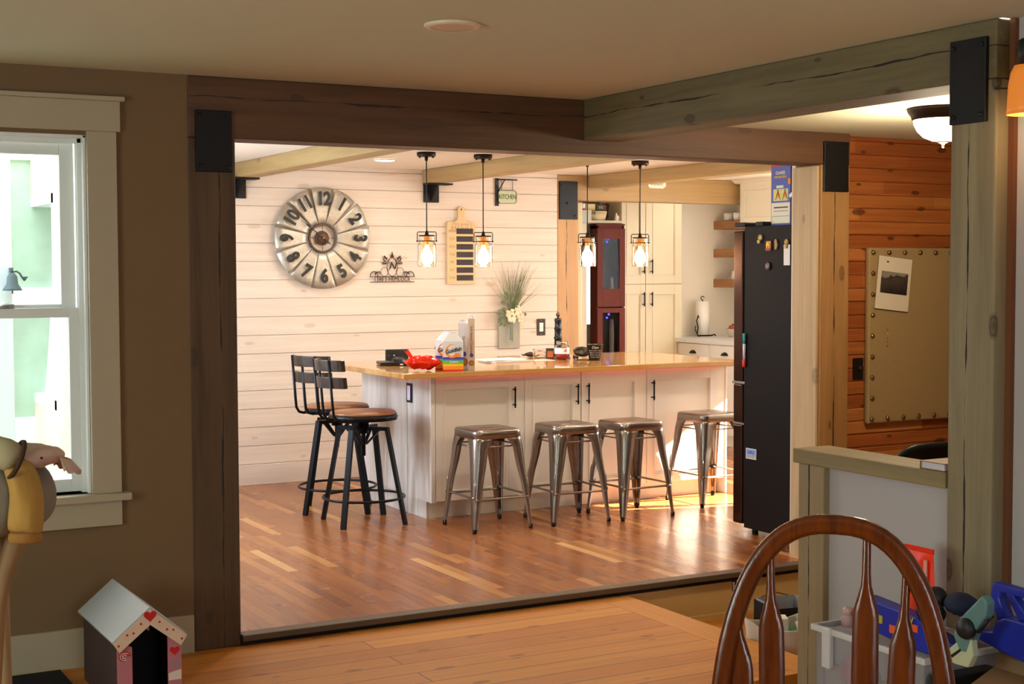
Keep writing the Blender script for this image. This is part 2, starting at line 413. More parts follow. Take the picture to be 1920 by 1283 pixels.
# back wall of the kitchen beyond the tie beam, doorway to a porch left of it
struct('wall_kitchen_back', MB().box(6.86, 8.35, 10.75, 10.85, -.1, 2.3), m_kwall)
b = MB()
b.box(5.80, 7.07, 11.45, 11.55, -.1, 2.3).box(7.20, 9.0, 11.45, 11.55, -.1, 2.3).box(7.07, 7.20, 11.45, 11.55, -.1, 1.0).box(7.07, 7.20, 11.45, 11.55, 1.58, 2.3)
struct('wall_pantry_back', b, M('pantry_wall_paint', '#b9b9ac', .8))
struct('wall_pantry_left', MB().box(5.80, 5.93, 9.95, 11.55, -.1, 2.3), M('pantry_side_paint', '#b8ab90', .8))

# window_1: double-hung sash in the dining wall
w1 = bpy.data.objects.new('window_1', None); COL.objects.link(w1); w1['kind'] = 'structure'
F = 5.70
b = MB()
b.box(WX1, 1.385, 5.703, 5.726, .634, 2.045)
b.box(.13, .34, 5.703, 5.726, .634, 2.045)
b.box(.12, 1.400, 5.700, 5.727, 2.045, 2.163)
b.box(.10, 1.417, 5.690, 5.727, 2.163, 2.181)
obj('casing', b, m_trim, w1, .002)
b = MB(); b.box(.09, 1.418, 5.675, 5.727, .605, .634); obj('sill', b, m_trim, w1, .003)
b = MB(); b.box(.13, 1.385, 5.703, 5.727, .505, .605); obj('apron', b, m_trim, w1, .002)
b = MB()
b.box(WX0, WX0+.02, 5.727, 5.88, WZ0-.02, WZ1).box(WX1-.012, WX1, 5.727, 5.88, WZ0-.02, WZ1).box(WX0, WX1, 5.727, 5.88, WZ1-.012, WZ1+.001).box(WX0, WX1, 5.727, 5.88, WZ0-.02, WZ0)
b.box(WX1-.028, WX1-.010, 5.76, 5.80, WZ0, WZ1).box(WX0, WX1, 5.76, 5.80, WZ1-.03, WZ1-.01)
obj('jamb', b, m_white, w1, .002)
def sash(nm, x0, x1, z0, z1, y, st, top, bot):
    b = MB(); b.box(x0, x0+st, y, y+.03, z0, z1).box(x1-st, x1, y, y+.03, z0, z1)
    b.box(x0+st, x1-st, y, y+.03, z1-top, z1).box(x0+st, x1-st, y, y+.03, z0, z0+bot)
    return obj(nm, b, m_white, w1, .002)
m_pane = NT('window_glass'); m_pane.b.inputs['Roughness'].default_value = 0; m_pane.b.inputs['Transmission Weight'].default_value = 1
m_pane.b.inputs['IOR'].default_value = 1.02; m_pane = m_pane.m
s_up = sash('upper_sash', .36, 1.243, 1.335, 2.002, 5.815, .055, .045, .04)
obj('pane', MB().box(.415, 1.188, 5.828, 5.831, 1.37, 1.96), m_pane, s_up)
s_lo = sash('lower_sash', .36, 1.262, .640, 1.362, 5.775, .055, .038, .05)
obj('pane', MB().box(.415, 1.207, 5.788, 5.791, .71, 1.33), m_pane, s_lo)
b = MB().lathe([(.026, 0), (.026, .008), (.02, .014), (.012, .02), (0, .022)], 16, (.972, 5.785, 1.362)).box(.985, 1.004, 5.775, 5.795, 1.362, 1.378)
obj('sash_lock', b, M('lock_metal', '#8f8c86', .4, .5), w1)
# sink window frame
w2 = bpy.data.objects.new('window_2', None); COL.objects.link(w2); w2['kind'] = 'structure'
b = MB(); b.box(8.28, 8.40, 6.62, 6.66, 1.1, 2.13).box(8.28, 8.40, 8.35, 8.4, 1.1, 2.13).box(8.28, 8.40, 6.66, 8.35, 1.1, 1.14).box(8.28, 8.40, 6.66, 8.35, 2.10, 2.13)
obj('frame', b, m_white, w2)
for i, (args) in enumerate((((-2.36, -2.34), (1.75, 3.45), (.7, 2.0)),)):
    (x0, x1), (y0, y1), (z0, z1) = args
    b = MB().box(-2.38, -2.30, y0, y0+.05, z0, z1).box(-2.38, -2.30, y1-.05, y1, z0, z1).box(-2.38, -2.30, y0, y1, z0, z0+.05).box(-2.38, -2.30, y0, y1, z1-.05, z1)
    struct('window_3', b, m_white)
struct('window_4', MB().box(.25, .30, -1.68, -1.6, .7, 2).box(1.7, 1.75, -1.68, -1.6, .7, 2).box(.25, 1.75, -1.68, -1.6, .7, .75).box(.25, 1.75, -1.68, -1.6, 1.95, 2), m_white)
struct('window_5', MB().box(1.5, 1.6, 7.5, 7.55, .8, 1.9).box(1.5, 1.6, 8.85, 8.9, .8, 1.9).box(1.5, 1.6, 7.5, 8.9, .8, .85).box(1.5, 1.6, 7.5, 8.9, 1.85, 1.9), m_white)

# ---------------- timber frame
t_main = timber('main_beam_timber', '#432a15', '#70492a', 'x', .6, .6, ('x', 'z', 2.205, .05), seed=1)
t_post = timber('post_timber', '#402b18', '#674b2e', 'z', .65, .7, ('z', 'x', 1.80, .04), seed=2)
t_green = timber('cross_beam_timber', '#5c5233', '#837450', 'y', .7, .8, ('y', 'z', 2.205, .045), seed=3)
t_right = timber('weathered_post_timber', '#75684c', '#9a8b6b', 'z', .7, .9, ('z', 'y', 3.375, .03), seed=4)
t_kb = timber('ceiling_beam_timber', '#93784a', '#b89a66', 'y', .6, .5, None, seed=5)
t_far = timber('far_post_timber', '#ab8052', '#c79c69', 'z', .6, .4, ('z', 'x', 5.862, .05), seed=6)
t_tie = timber('tie_beam_timber', '#95764c', '#b5925f', 'x', .6, .5, None, seed=7)
t_rp = timber('right_post_timber', '#8a6134', '#b08350', 'z', .6, .7, ('z', 'x', 5.045, .03), seed=8)
t_rpl = timber('pale_post_timber', '#a98c64', '#cdb48c', 'z', .6, .5, None, seed=9)
t_cap = timber('cap_timber', '#766845', '#a08a5a', 'y', .6, .4, None, seed=10)

def beam(name, mb, mat, label, cat, bev=.006): return tag(obj(name, mb, mat, None, bev), label, cat)
beam('timber_beam', MB().box(1.674, 5.144, 5.722, 5.90, 2.04, 2.2868), t_main,
     'long dark brown timber beam crossing above the wide kitchen opening', 'beam')
beam('timber_post', MB().box(1.672, 1.869, 5.722, 5.90, -.045, 2.0395), t_post,
     'dark brown timber post between the window wall and the kitchen opening', 'post')
beam('timber_beam', MB().box(3.531, 3.73, 3.265, 5.7215, 2.10, 2.286), t_green,
     'greenish grey timber beam meeting the long beam at a right angle, under the dining ceiling', 'beam')
b = MB().use(t_right).box(3.531, 3.73, 3.262, 3.452, -.22, 2.0995)
pr = obj('timber_post', b, None, None, .006)
tag(pr, 'weathered greyish timber post at the end of the half wall', 'post')
b = MB().use(t_rp).box(4.953, 5.144, 5.723, 5.93, -.045, 2.0395)
o = beam('timber_post', b, None, 'tan timber post standing against the orange pine wall', 'post')
b = MB().box(4.940, 4.953, 5.74, 5.93, 0, 2.03); obj('pale_facing', b, t_rpl, o)
struct('trim_4', MB().box(3.583, 3.66, 3.238, 3.2615, -.22, 2.286), timber('red_brown_strip', '#5a3016', '#7e4a24', 'z', .6, .2, seed=11))
# half wall post and cap
beam('timber_post', MB().box(3.531, 3.68, 4.055, 4.195, -.22, .7795), timber('short_post_timber', '#8a7656', '#a8926e', 'z', .7, .5, ('z', 'y', 4.135, .02), seed=12),
     'short timber post under the open end of the half wall cap', 'post', .004)
beam('wooden_cap', MB().box(3.525, 3.70, 3.455, 4.222, .78, .833), t_cap, 'flat wooden cap board lying along the top of the half wall', 'ledge', .004)
# ceiling beams in the kitchen
def cbeam(x, y0, y1, label, w=.15, zb=2.15): return beam('ceiling_beam', MB().box(x, x+w, y0, y1, zb, 2.2495), t_kb, label, 'beam')
cbeam(3.165, 5.91, 9.745, 'ceiling beam above the black swivel stools, leftmost of the kitchen beams')
cbeam(4.61, 5.91, 9.745, 'middle ceiling beam of the kitchen, ending above the wall beside the menu board')
cbeam(6.06, 5.91, 9.745, 'ceiling beam meeting the tie beam beside the pantry cabinet')
beam('tie_beam', MB().box(5.776, 8.295, 9.752, 9.93, 2.055, 2.2495), t_tie, 'wide tie beam above the opening to the pantry cabinet', 'beam')
beam('timber_post', MB().box(5.778, 5.972, 9.752, 9.93, 0, 2.0545), t_far, 'pale timber post at the end of the white plank wall', 'post')
# black metal plates and brackets
m_plate = M('black_steel_plate', '#141313', .5, .3, var=.2, vs=12, bump=.1)
def plate(label, x0, x1, y0, y1, z0, z1, bolts, ax='y'):
    o = obj('joint_plate', MB().box(x0, x1, y0, y1, z0, z1), m_plate, None, .003)
    tag(o, label, 'metal plate')
    for u, z in bolts:
        b = MB()
        if ax == 'y': b.lathe([(.008, 0), (.008, .004), (.004, .006), (0, .006)], 8, (u, y0, z), 'y')
        else: b.lathe([(0, -.006), (.004, -.006), (.008, -.004), (.008, 0)], 8, (x0, u, z), 'x')
        obj('bolt', b, m_plate, o)
plate('black steel plate on the dark post beside the dining window', 1.702, 1.853, 5.708, 5.7215, 1.902, 2.149, [(1.72, 2.13), (1.835, 2.13), (1.72, 1.925), (1.835, 1.92)])
plate('black steel plate on the tan post against the pine wall', 4.962, 5.124, 5.708, 5.7225, 1.90, 2.155, [(4.98, 2.13), (5.105, 2.13), (4.98, 1.92), (5.105, 1.92)])
plate('large black steel plate at the top of the weathered post', 3.515, 3.5305, 3.294, 3.446, 1.966, 2.233, [(3.31, 2.21), (3.43, 2.21), (3.31, 1.99), (3.43, 1.99)], 'x')
plate('dark grey steel plate on the pale post behind the counter', 5.791, 5.957, 9.738, 9.7515, 1.901, 2.198, [(5.86, 2.03), (5.93, 1.93), (5.81, 2.17)])
def bracket(label, x):
    o = thing('beam_bracket', label, 'bracket', (x, 9.75, 2.149))
    obj('top_flange', MB().box(-.004, .19, -.12, 0, -.012, 0), m_plate, o, .002)
    obj('back_plate', MB().box(0, .125, -.014, 0, -.140, -.012), m_plate, o, .002)
    obj('gusset', MB().prism([(-.13, -.012), (-.014, -.012), (-.014, -.13)], .055, .065, 'yz'), m_plate, o)
bracket('black bracket on the white wall under the leftmost kitchen beam', 3.13)
bracket('black bracket on the white wall under the middle kitchen beam', 4.62)
# ================================================================ kitchen furniture
m_cab = M('island_cabinet_paint', '#e8dfd0', .42, var=.02, vs=3)
m_cabw = M('white_cabinet_paint', '#e9e4d8', .4)
m_pull = M('dark_bronze_pull', '#1c1712', .35, .7)
m_end = NT('whitewashed_end_boards'); m_end.b.inputs['Roughness'].default_value = .55
_g = m_end.noise(m_end.mapping((14, 14, .9)), 1.5, 5, .65, .5)
m_end.base(m_end.mix(m_end.math('MULTIPLY', m_end.noise(m_end.mapping((5, 5, 2)), 2, 3), .35), m_end.ramp(_g, [(.32, '#b9ada0'), (.6, '#dcd6d2')]), '#c6b49c')); m_end = m_end.m
m_butcher = planks('butcher_block', [(0, '#c08644'), (.5, '#cf9852'), (1, '#d9a660')], 'x', .045, .9, .0002, .16, .08, .12, '#a06a30', .03, 0, coat=.5)
def shaker_door(mb, x0, x1, z0, z1, y, st=.075, top=.075, bot=.056, th=.02, rec=.013):
    """door whose face looks to -y: frame, sunk panel and a small bead"""
    mb.box(x0, x0+st, y, y+th, z0, z1).box(x1-st, x1, y, y+th, z0, z1)
    mb.box(x0+st, x1-st, y, y+th, z1-top, z1).box(x0+st, x1-st, y, y+th, z0, z0+bot)
    mb.box(x0+st, x1-st, y+rec, y+th, z0+bot, z1-top)
    e = .006
    mb.prism([(x0+st, z0+bot), (x1-st, z0+bot), (x1-st-e, z0+bot+e), (x0+st+e, z0+bot+e)], y+.001, y+rec, 'xz')
    mb.prism([(x0+st, z1-top), (x0+st+e, z1-top-e), (x1-st-e, z1-top-e), (x1-st, z1-top)], y+.001, y+rec, 'xz')
    mb.prism([(x0+st, z0+bot), (x0+st+e, z0+bot+e), (x0+st+e, z1-top-e), (x0+st, z1-top)], y+.001, y+rec, 'xz')
    mb.prism([(x1-st, z0+bot), (x1-st, z1-top), (x1-st-e, z1-top-e), (x1-st-e, z0+bot+e)], y+.001, y+rec, 'xz')
    q = .007
    for a0, a1, c0, c1 in ((x0+st-q, x0+st, z0+bot-q, z1-top+q), (x1-st, x1-st+q, z0+bot-q, z1-top+q), (x0+st, x1-st, z1-top, z1-top+q), (x0+st, x1-st, z0+bot-q, z0+bot)): mb.box(a0, a1, y-.004, y, c0, c1)
    return mb
def pull(parent, x, y, z, L=.13, ax='z', name='handle'):
    b = MB(); h = L/2
    b.tube([(x, y-.028, z-h), (x, y-.028, z+h)], .0055, 8)
    for s in (-1, 1):
        b.tube([(x, y-.028, z+s*(h-.018)), (x, y, z+s*(h-.018))], .005, 8)
        b.lathe([(.008, -.004), (.008, .004)], 10, (x, y-.028, z+s*(h-.018)), 'z')
    return obj(name, b, m_pull, parent)

isl = thing('kitchen_island', 'long white kitchen island with panelled doors under the butcher block worktop', 'kitchen island', (3.745, 7.80, 0))
X = lambda v: v-3.745
b = MB(); b.box(.012, 2.185, .0205, 1.06, .105, .868); obj('body', b, m_cab, isl)
b = MB()
for y0, y1 in ((0, .345), (.349, .655), (.659, 1.06)):
    b.box(-.004, .012, y0, y1, .105, .868)
    b.box(-.004, .012, max(y0, .076), y1, 0, .105)
obj('end_panel', b, m_end, isl, .0015)
obj('corner_strip', MB().box(-.008, .020, -.004, .018, .105, .868), m_cabw, isl, .002)
obj('toe_kick', MB().box(.012, 2.15, .078, .09, 0, .105), m_cab, isl)
obj('end_panel', MB().box(2.186, 2.20, 0, 1.06, .0, .868), m_cab, isl, .002)
for (x0, x1, hx) in ((.025, .588, .557), (.640, 1.045, 1.012), (1.053, 1.515, 1.092), (1.552, 2.120, 1.590)):
    d = obj('door', shaker_door(MB(), x0, x1, .112, .862, 0, .062), m_cab, isl, .0012)
    pull(d, hx, 0, .722)
for x0, x1 in ((.589, .639), (1.516, 1.551), (2.121, 2.185)): obj('face_frame', MB().box(x0, x1, .004, .02, .105, .868), m_cab, isl, .001)
m_red = M('red_light_strip', '#ff3020', .5, emit='#ff1808', es=4.5)
b = MB().box(.02, 2.10, -.010, -.004, .8665, .8685).box(-.018, -.010, .03, .7, .8665, .8685); obj('light_strip', b, m_red, isl)
o = MB().box(-.010, -.004, .262, .345, .690, .810); o = obj('outlet_plate', o, m_plate, isl, .003)
obj('socket', MB().box(-.013, -.010, .282, .325, .705, .795), M('socket_face', '#d9c9e6', .4), o, .002)
top = MB().box(3.50, 5.99, 7.665, 8.93, .8695, .902)
tag(obj('island_worktop', top, m_butcher, None, .004), 'honey coloured butcher block worktop lying on the white island', 'worktop')

# ---------------- swivel stools
m_bmetal = M('black_stool_metal', '#15171a', .38, .6)
m_seatw = timber('stool_seat_wood', '#7c4a28', '#ad7246', 'x', .35, .1, None, 1.4, seed=13)
m_slat = timber('stool_slat_wood', '#1d1612', '#4a3b30', 'y', .30, 0, None, 1.6, seed=14)
def swivel_stool(loc, rz, label, a_leg=0, faded=False):
    t = thing('swivel_stool', label, 'bar stool', (*loc, 0), 0, 'black swivel stools at the island end')
    # four legs: flat square tube, kinked inwards at the top
    for k in range(4):
        q = a_leg + PI/4 + k*PI/2; c, s = math.cos(q), math.sin(q)
        b = MB(); b.bar((.272*c, .272*s, 0), (.155*c, .155*s, .572), .034, .020, (c, s, 0))
        b.bar((.166*c, .166*s, .565), (.0*c, .0*s, .565), .034, .022)
        obj('leg', b, m_bmetal, t, .002)
    b = MB(); b.tube([(.243*math.cos(2*PI*i/40), .243*math.sin(2*PI*i/40), .155) for i in range(40)], .008, 8, closed=True)
    obj('foot_ring', b, m_bmetal, t)
    b = MB(); b.tube([(0, 0, .40), (0, 0, .63)], .014, 12); b.lathe([(.034, .535), (.034, .60), (.05, .605), (.05, .622)], 16)
    for k in range(4):
        q = a_leg + PI/4 + k*PI/2; b.bar((.11*math.cos(q), .11*math.sin(q), .56), (.02*math.cos(q), .02*math.sin(q), .47), .018, .010)
    obj('screw_post', b, m_bmetal, t)
    c, s = math.cos(rz), math.sin(rz)
    R = Matrix.Rotation(rz, 4, 'Z')
    def mb(): m = MB(); m.T = R; return m
    b = mb(); b.lathe([(.0, .648), (.19, .648), (.197, .653), (.197, .662), (.190, .668), (0, .669)], 48); obj('seat', b, m_seatw, t)
    b = mb(); b.lathe([(.185, .618), (.201, .618), (.202, .652), (.1975, .652), (.198, .640), (.185, .640)], 48, caps=False)
    b.bar((-.19, 0, .625), (.19, 0, .625), .05, .012).bar((0, -.19, .625), (0, .19, .625), .05, .012)
    for k in range(10):
        q = 2*PI*k/10+.2; b.ball((.202*math.cos(q), .202*math.sin(q), .635), .006, 6, 4)
    obj('seat_band', b, m_bmetal, t)
    for y in (-.105, 0, .105):
        b = mb(); x0 = -.185 if y else -.20
        b.tube([(x0+.08, y, .622), (x0-.0, y, .622), (x0-.035, y, .632), (x0-.055, y, .66), (x0-.062, y, .72), (x0-.085, y, .985)], .0085, 8)
        obj('back_rod', b, m_bmetal, t)
    for z0 in (.818, .918):
        b = mb()
        def f(u, v, z0=z0):
            q = (u-.5)*1.75; r = .215; return (-.240-(z0-.8)*.12-(math.cos(q)-.95)*r, math.sin(q)*r, z0)
        n = 14; L = [f(i/(n-1), 0) for i in range(n)]
        vs = []
        for p in L:
            for dx, z in ((0, 0), (-.024, 0), (-.031, .066), (-.007, .066)): vs.append((p[0]+dx, p[1], z0+z))
        fs = [(i*4+j, i*4+(j+1) % 4, (i+1)*4+(j+1) % 4, (i+1)*4+j) for i in range(n-1) for j in range(4)] + [(3, 2, 1, 0), tuple((n-1)*4+j for j in range(4))]
        b.add(vs, fs); obj('backrest', b, m_slat, t, .003)
    return t
swivel_stool((3.37, 7.965), math.radians(3), 'black swivel stool with round wooden seat, in front of its twin', math.radians(-4))
swivel_stool((3.40, 8.455), math.radians(20), 'black metal swivel stool behind the first, against the white plank wall', math.radians(-24))

# ---------------- metal stools
m_gun = M('gunmetal_sheet', '#9a928a', .29, .95, var=.25, vs=3, stretch=(1, 1, .6))
m_rub = M('black_rubber', '#0f0e0d', .7)
def metal_stool(loc, rz, label):
    t = thing('metal_stool', label, 'stool', (*loc, 0), rz, 'gunmetal counter stools along the island')
    H = .582; hw = .152; rr = .045
    def rsq(h, r, n=5):
        o = []
        for sx, sy, a0 in ((1, 1, 0), (-1, 1, PI/2), (-1, -1, PI), (1, -1, 3*PI/2)):
            for i in range(n+1):
                a = a0+PI/2*i/n; o.append((sx*(h-r)+r*math.cos(a), sy*(h-r)+r*math.sin(a)))
        return o
    rings = []
    for h, r, z in ((.155, .047, H-.050), (.153, .046, H-.012), (.150, .044, H-.004), (.143, .04, H), (.05, .03, H-.004), (.034, .012, H-.004)): rings.append([(x, y, z) for x, y in rsq(h, r)])
    n = len(rings[0]); b = MB()
    # hand slot instead of a full centre
    sl = [(x*1.0, y*.36, H-.004) for x, y in rsq(.036, .012)]; rings[-1] = sl
    rings.append([(x, y, H-.02) for x, y, z in sl])
    b.add([p for r_ in rings for p in r_], [(i*n+j, i*n+(j+1) % n, (i+1)*n+(j+1) % n, (i+1)*n+j) for i in range(len(rings)-1) for j in range(n)], True)
    obj('seat', b, m_gun, t, 0, 0, .002)
    b = MB(); inner = rsq(.150, .044)
    b.add([(x, y, H-.0225) for x, y in rsq(.045, .012)], [tuple(range(n))]); obj('seat_underside', b, m_rub, t)
    foot = .192
    for sx, sy in ((1, 1), (-1, 1), (-1, -1), (1, -1)):
        b = MB(); prev = None; vs = []; N = 9
        levels = [(H-.03, .152, .125, .046), (H-.062, .156, .098, .042), (H-.10, .161, .080, .038), (H-.2, .167, .068, .032), (.28, .178, .054, .024), (.14, .187, .039, .016), (.03, .194, .026, .010), (.012, .194, .024, .010)]
        for z, o, w, r in levels:
            row = [(o-w, o)]
            for i in range(7):
                a = PI/2-PI/2*i/6; row.append((o-r+r*math.cos(a), o-r+r*math.sin(a)))
            row.append((o, o-w)); vs += [(sx*x, sy*y, z) for x, y in row]
        m = len(levels); N = 9
        b.add(vs, [(i*N+j, i*N+j+1, (i+1)*N+j+1, (i+1)*N+j) for i in range(m-1) for j in range(N-1)], True)
        lg = obj('leg', b, m_gun, t, 0, 0, .0022)
        bb = MB(); o_ = .186
        bb.tube([(sx*.1925, sy*.1925, .205*0+.34), (sx*.1945, sy*.1945, .33)], .004, 6) if False else None
        bb.lathe([(.012, 0), (.013, .02), (.010, .026)], 10, (sx*o_, sy*o_, 0)); obj('rubber_foot', bb, m_rub, lg)
        # stamped rib down the lower corner
        rb = MB(); rb.tube([(sx*.169, sy*.169, .30), (sx*.172, sy*.172, .27), (sx*.183, sy*.183, .06)], [.005, .007, .003], 8); obj('rib', rb, m_gun, lg)
    k = .176; z = .200
    for a, c in (((-k, -k), (k, -k)), ((k, -k), (k, k)), ((k, k), (-k, k)), ((-k, k), (-k, -k))):
        ax = 0 if a[1] == c[1] else 1; p, q = list(a), list(c); zz = z if ax else z-.012
        s_ = 1 if c[ax] > a[ax] else -1; p[ax] += s_*.028; q[ax] -= s_*.028
        b = MB(); b.tube([(*a, zz), (*p, zz), (p[0]+s_*(.012 if ax == 0 else 0), p[1]+s_*(.012 if ax else 0), zz), (q[0]-s_*(.012 if ax == 0 else 0), q[1]-s_*(.012 if ax else 0), zz), (*q, zz), (*c, zz)], [.011, .011, .0065, .0065, .011, .011], 8)
        obj('stretcher', b, m_gun, t)
    k = .148
    b = MB()
    for a, c in (((-k, -k), (k, -k)), ((k, -k), (k, k)), ((k, k), (-k, k)), ((-k, k), (-k, -k))): b.tube([(*a, H-.095), (*c, H-.095)], .005, 6)
    obj('upper_brace', b, m_gun, t)
    return t
st = metal_stool((3.945, 7.470), math.radians(1), 'gunmetal counter stool standing alone before the first island door')
dup(st, (4.470, 7.440, 0), math.radians(-3), 'gunmetal counter stool, second along the island, its leg touching the third')
dup(st, (4.905, 7.405, 0), math.radians(2), 'gunmetal counter stool, third along the island, beside the sunlit floor')
dup(st, (5.612, 7.565, 0), math.radians(1), 'gunmetal counter stool in the sun patch, half hidden by the fridge')

# ---------------- pendants
m_cord = M('black_cord', '#17100b', .6)
m_lampmetal = M('dark_lamp_metal', '#2b1e15', .4, .7)
def glass_mat(name, col='#ffffff', rough=.02, ior=1.3):
    t = NT(name); t.b.inputs['Base Color'].default_value = lin(col); t.b.inputs['Roughness'].default_value = rough
    t.b.inputs['Transmission Weight'].default_value = 1; t.b.inputs['IOR'].default_value = ior; return t.m
m_jar = glass_mat('jar_glass', '#fff3e2', .03, 1.18)
m_bulb = M('warm_bulb', '#ffd9a0', .4, emit='#ffdc9c', es=70)
m_sock = M('brass_socket', '#c98b4e', .35, .8, emit='#ff9a50', es=.6)
def pendant(x, y, label):
    t = thing('pendant_lamp', label, 'pendant lamp', (x, y, 0), math.radians(-28), 'jar pendant lamps over the island')
    b = MB(); b.lathe([(.0, 2.2495), (.06, 2.2495), (.06, 2.228), (.055, 2.222), (.0, 2.222)], 28)
    for s in (-1, 1): b.lathe([(.006, 2.214), (.006, 2.222)], 8, (s*.042, 0, 0))
    b.lathe([(.010, 2.196), (.012, 2.222)], 10); obj('canopy', b, m_lampmetal, t)
    obj('cord', MB().tube([(0, 0, 1.745), (0, 0, 2.20)], .0035, 8), m_cord, t)
    b = MB(); b.lathe([(.0, 1.757), (.007, 1.755), (.012, 1.735), (.014, 1.728)], 12)
    b.lathe([(.0, 1.728), (.052, 1.728), (.052, 1.720), (.0, 1.720)], 24)
    b.tube([(-.060, 0, 1.690), (-.060, 0, 1.742), (-.055, 0, 1.748), (.055, 0, 1.748), (.060, 0, 1.742), (.060, 0, 1.690)], .0028, 8)
    b.tube([(.054*math.cos(2*PI*i/28), .054*math.sin(2*PI*i/28), 1.690) for i in range(28)], .0032, 6, closed=True)
    for s in (-1, 1): b.ball((s*.061, 0, 1.690), .006, 8, 5)
    obj('bail_frame', b, m_lampmetal, t)
    obj('socket', MB().lathe([(.017, 1.719), (.017, 1.672), (.014, 1.664)], 16), m_sock, t)
    b = MB(); b.lathe([(.050, 1.716), (.052, 1.700), (.046, 1.690), (.0575, 1.672), (.0585, 1.660), (.0585, 1.535), (.055, 1.528), (.0555, 1.528), (.0560, 1.535), (.0560, 1.660), (.0550, 1.670), (.0435, 1.689), (.0495, 1.702), (.048, 1.716)], 32, caps=False)
    obj('glass_jar', b, m_jar, t)
    b = MB(); b.lathe([(.012, 1.664), (.015, 1.645), (.032, 1.618), (.038, 1.590), (.036, 1.562), (.022, 1.542), (0, 1.537)], 20); obj('bulb', b, m_bulb, t)
    l = bpy.data.lights.new('bulb_light', 'POINT'); l.energy = 6.5; l.color = (1, .82, .62); l.shadow_soft_size = .03
    lo = bpy.data.objects.new('bulb_light', l); COL.objects.link(lo); lo.location = (x, y, 1.515); 
pendant(3.957, 8.30, 'jar pendant lamp over the island, leftmost of the four')
pendant(4.361, 8.30, 'jar pendant lamp hanging just right of the menu board')
pendant(5.152, 8.30, 'jar pendant lamp in front of the dark glass hutch')
pendant(5.577, 8.30, 'jar pendant lamp in front of the pale pantry cabinet')
# ceiling discs
m_disc = M('ceiling_light_trim', '#e3d0b4', .5)
o = thing('ceiling_light', 'bright round recessed light in the kitchen ceiling near the clock', 'ceiling light', (3.962, 8.954, 2.2498))
obj('trim_ring', MB().lathe([(.075, 0), (.078, -.008), (.066, -.010), (.064, -.004)], 36, caps=False), m_disc, o)
obj('diffuser', MB().lathe([(.066, -.0025), (.066, -.0085), (0, -.0105)], 36), M('lit_diffuser', '#ffffff', .5, emit='#fff4e4', es=18), o)
l = bpy.data.lights.new('recessed_light', 'AREA'); l.shape = 'DISK'; l.size = .12; l.energy = 7; l.color = (1, .93, .84)
lo = bpy.data.objects.new('recessed_light', l); COL.objects.link(lo); lo.location = (3.962, 8.954, 2.236)
o = thing('ceiling_light', 'unlit round disc light on the dining ceiling', 'ceiling light', (2.086, 4.178, 2.2868))
obj('trim_ring', MB().lathe([(.070, -.010), (.086, -.010), (.090, -.006), (.090, 0)], 40, caps=False), m_disc, o)
obj('diffuser', MB().lathe([(0, -.009), (.0705, -.009)], 40, caps=False), M('unlit_diffuser', '#d6b48c', .6), o)

# ---------------- fridge
m_fr = M('fridge_side', '#120c09', .55, .0, bump=.1, bs=260, spec=.18)
m_frd = M('fridge_door_brown', '#4a3128', .20, .85)
m_hinge = M('hinge_metal', '#9b9894', .3, .9)
fr = thing('refrigerator', 'tall dark brown refrigerator beside the pale timber post', 'refrigerator', (5.10, 5.97, 0))
obj('body', MB().box(.002, .84, 0, .565, .035, 1.745), m_fr, fr, .004)
m_gask = M('door_gasket', '#080707', .6)
obj('gasket', MB().box(.012, .83, .565, .582, .06, 1.73), m_gask, fr)
for z0, z1 in ((.868, 1.722), (.632, .852), (.052, .620)):
    d = obj('door', MB().box(0, .84, .582, .665, z0, z1), m_frd, fr, .008)
    if z0 > .8: obj('handle', MB().tube([(.40, .665, .95), (.40, .705, .97), (.40, .705, 1.62), (.40, .665, 1.64)], .011, 8), m_frd, d)
    else: obj('handle', MB().tube([(.12, .665, z1-.05), (.12, .705, z1-.05), (.72, .705, z1-.05), (.72, .665, z1-.05)], .011, 8), m_frd, d)
b = MB().box(-.004, .10, .555, .67, .853, .867); obj('hinge', b, m_hinge, fr, .002)
b = MB().box(-.004, .10, .56, .66, .621, .631); obj('hinge', b, m_hinge, fr, .002)
obj('hinge_cover', MB().box(.0, .12, .565, .66, 1.7455, 1.770), m_gask, fr, .006)
obj('top_cover', MB().box(.0, .12, .405, .47, 1.7455, 1.770), m_gask, fr, .004)
b = MB()
for y in (.10, .52): b.lathe([(.018, 0), (.018, .03), (.010, .036)], 12, (.05, y, 0)); b.lathe([(.018, 0), (.018, .03), (.010, .036)], 12, (.78, y, 0))
obj('foot', b, m_gask, fr)
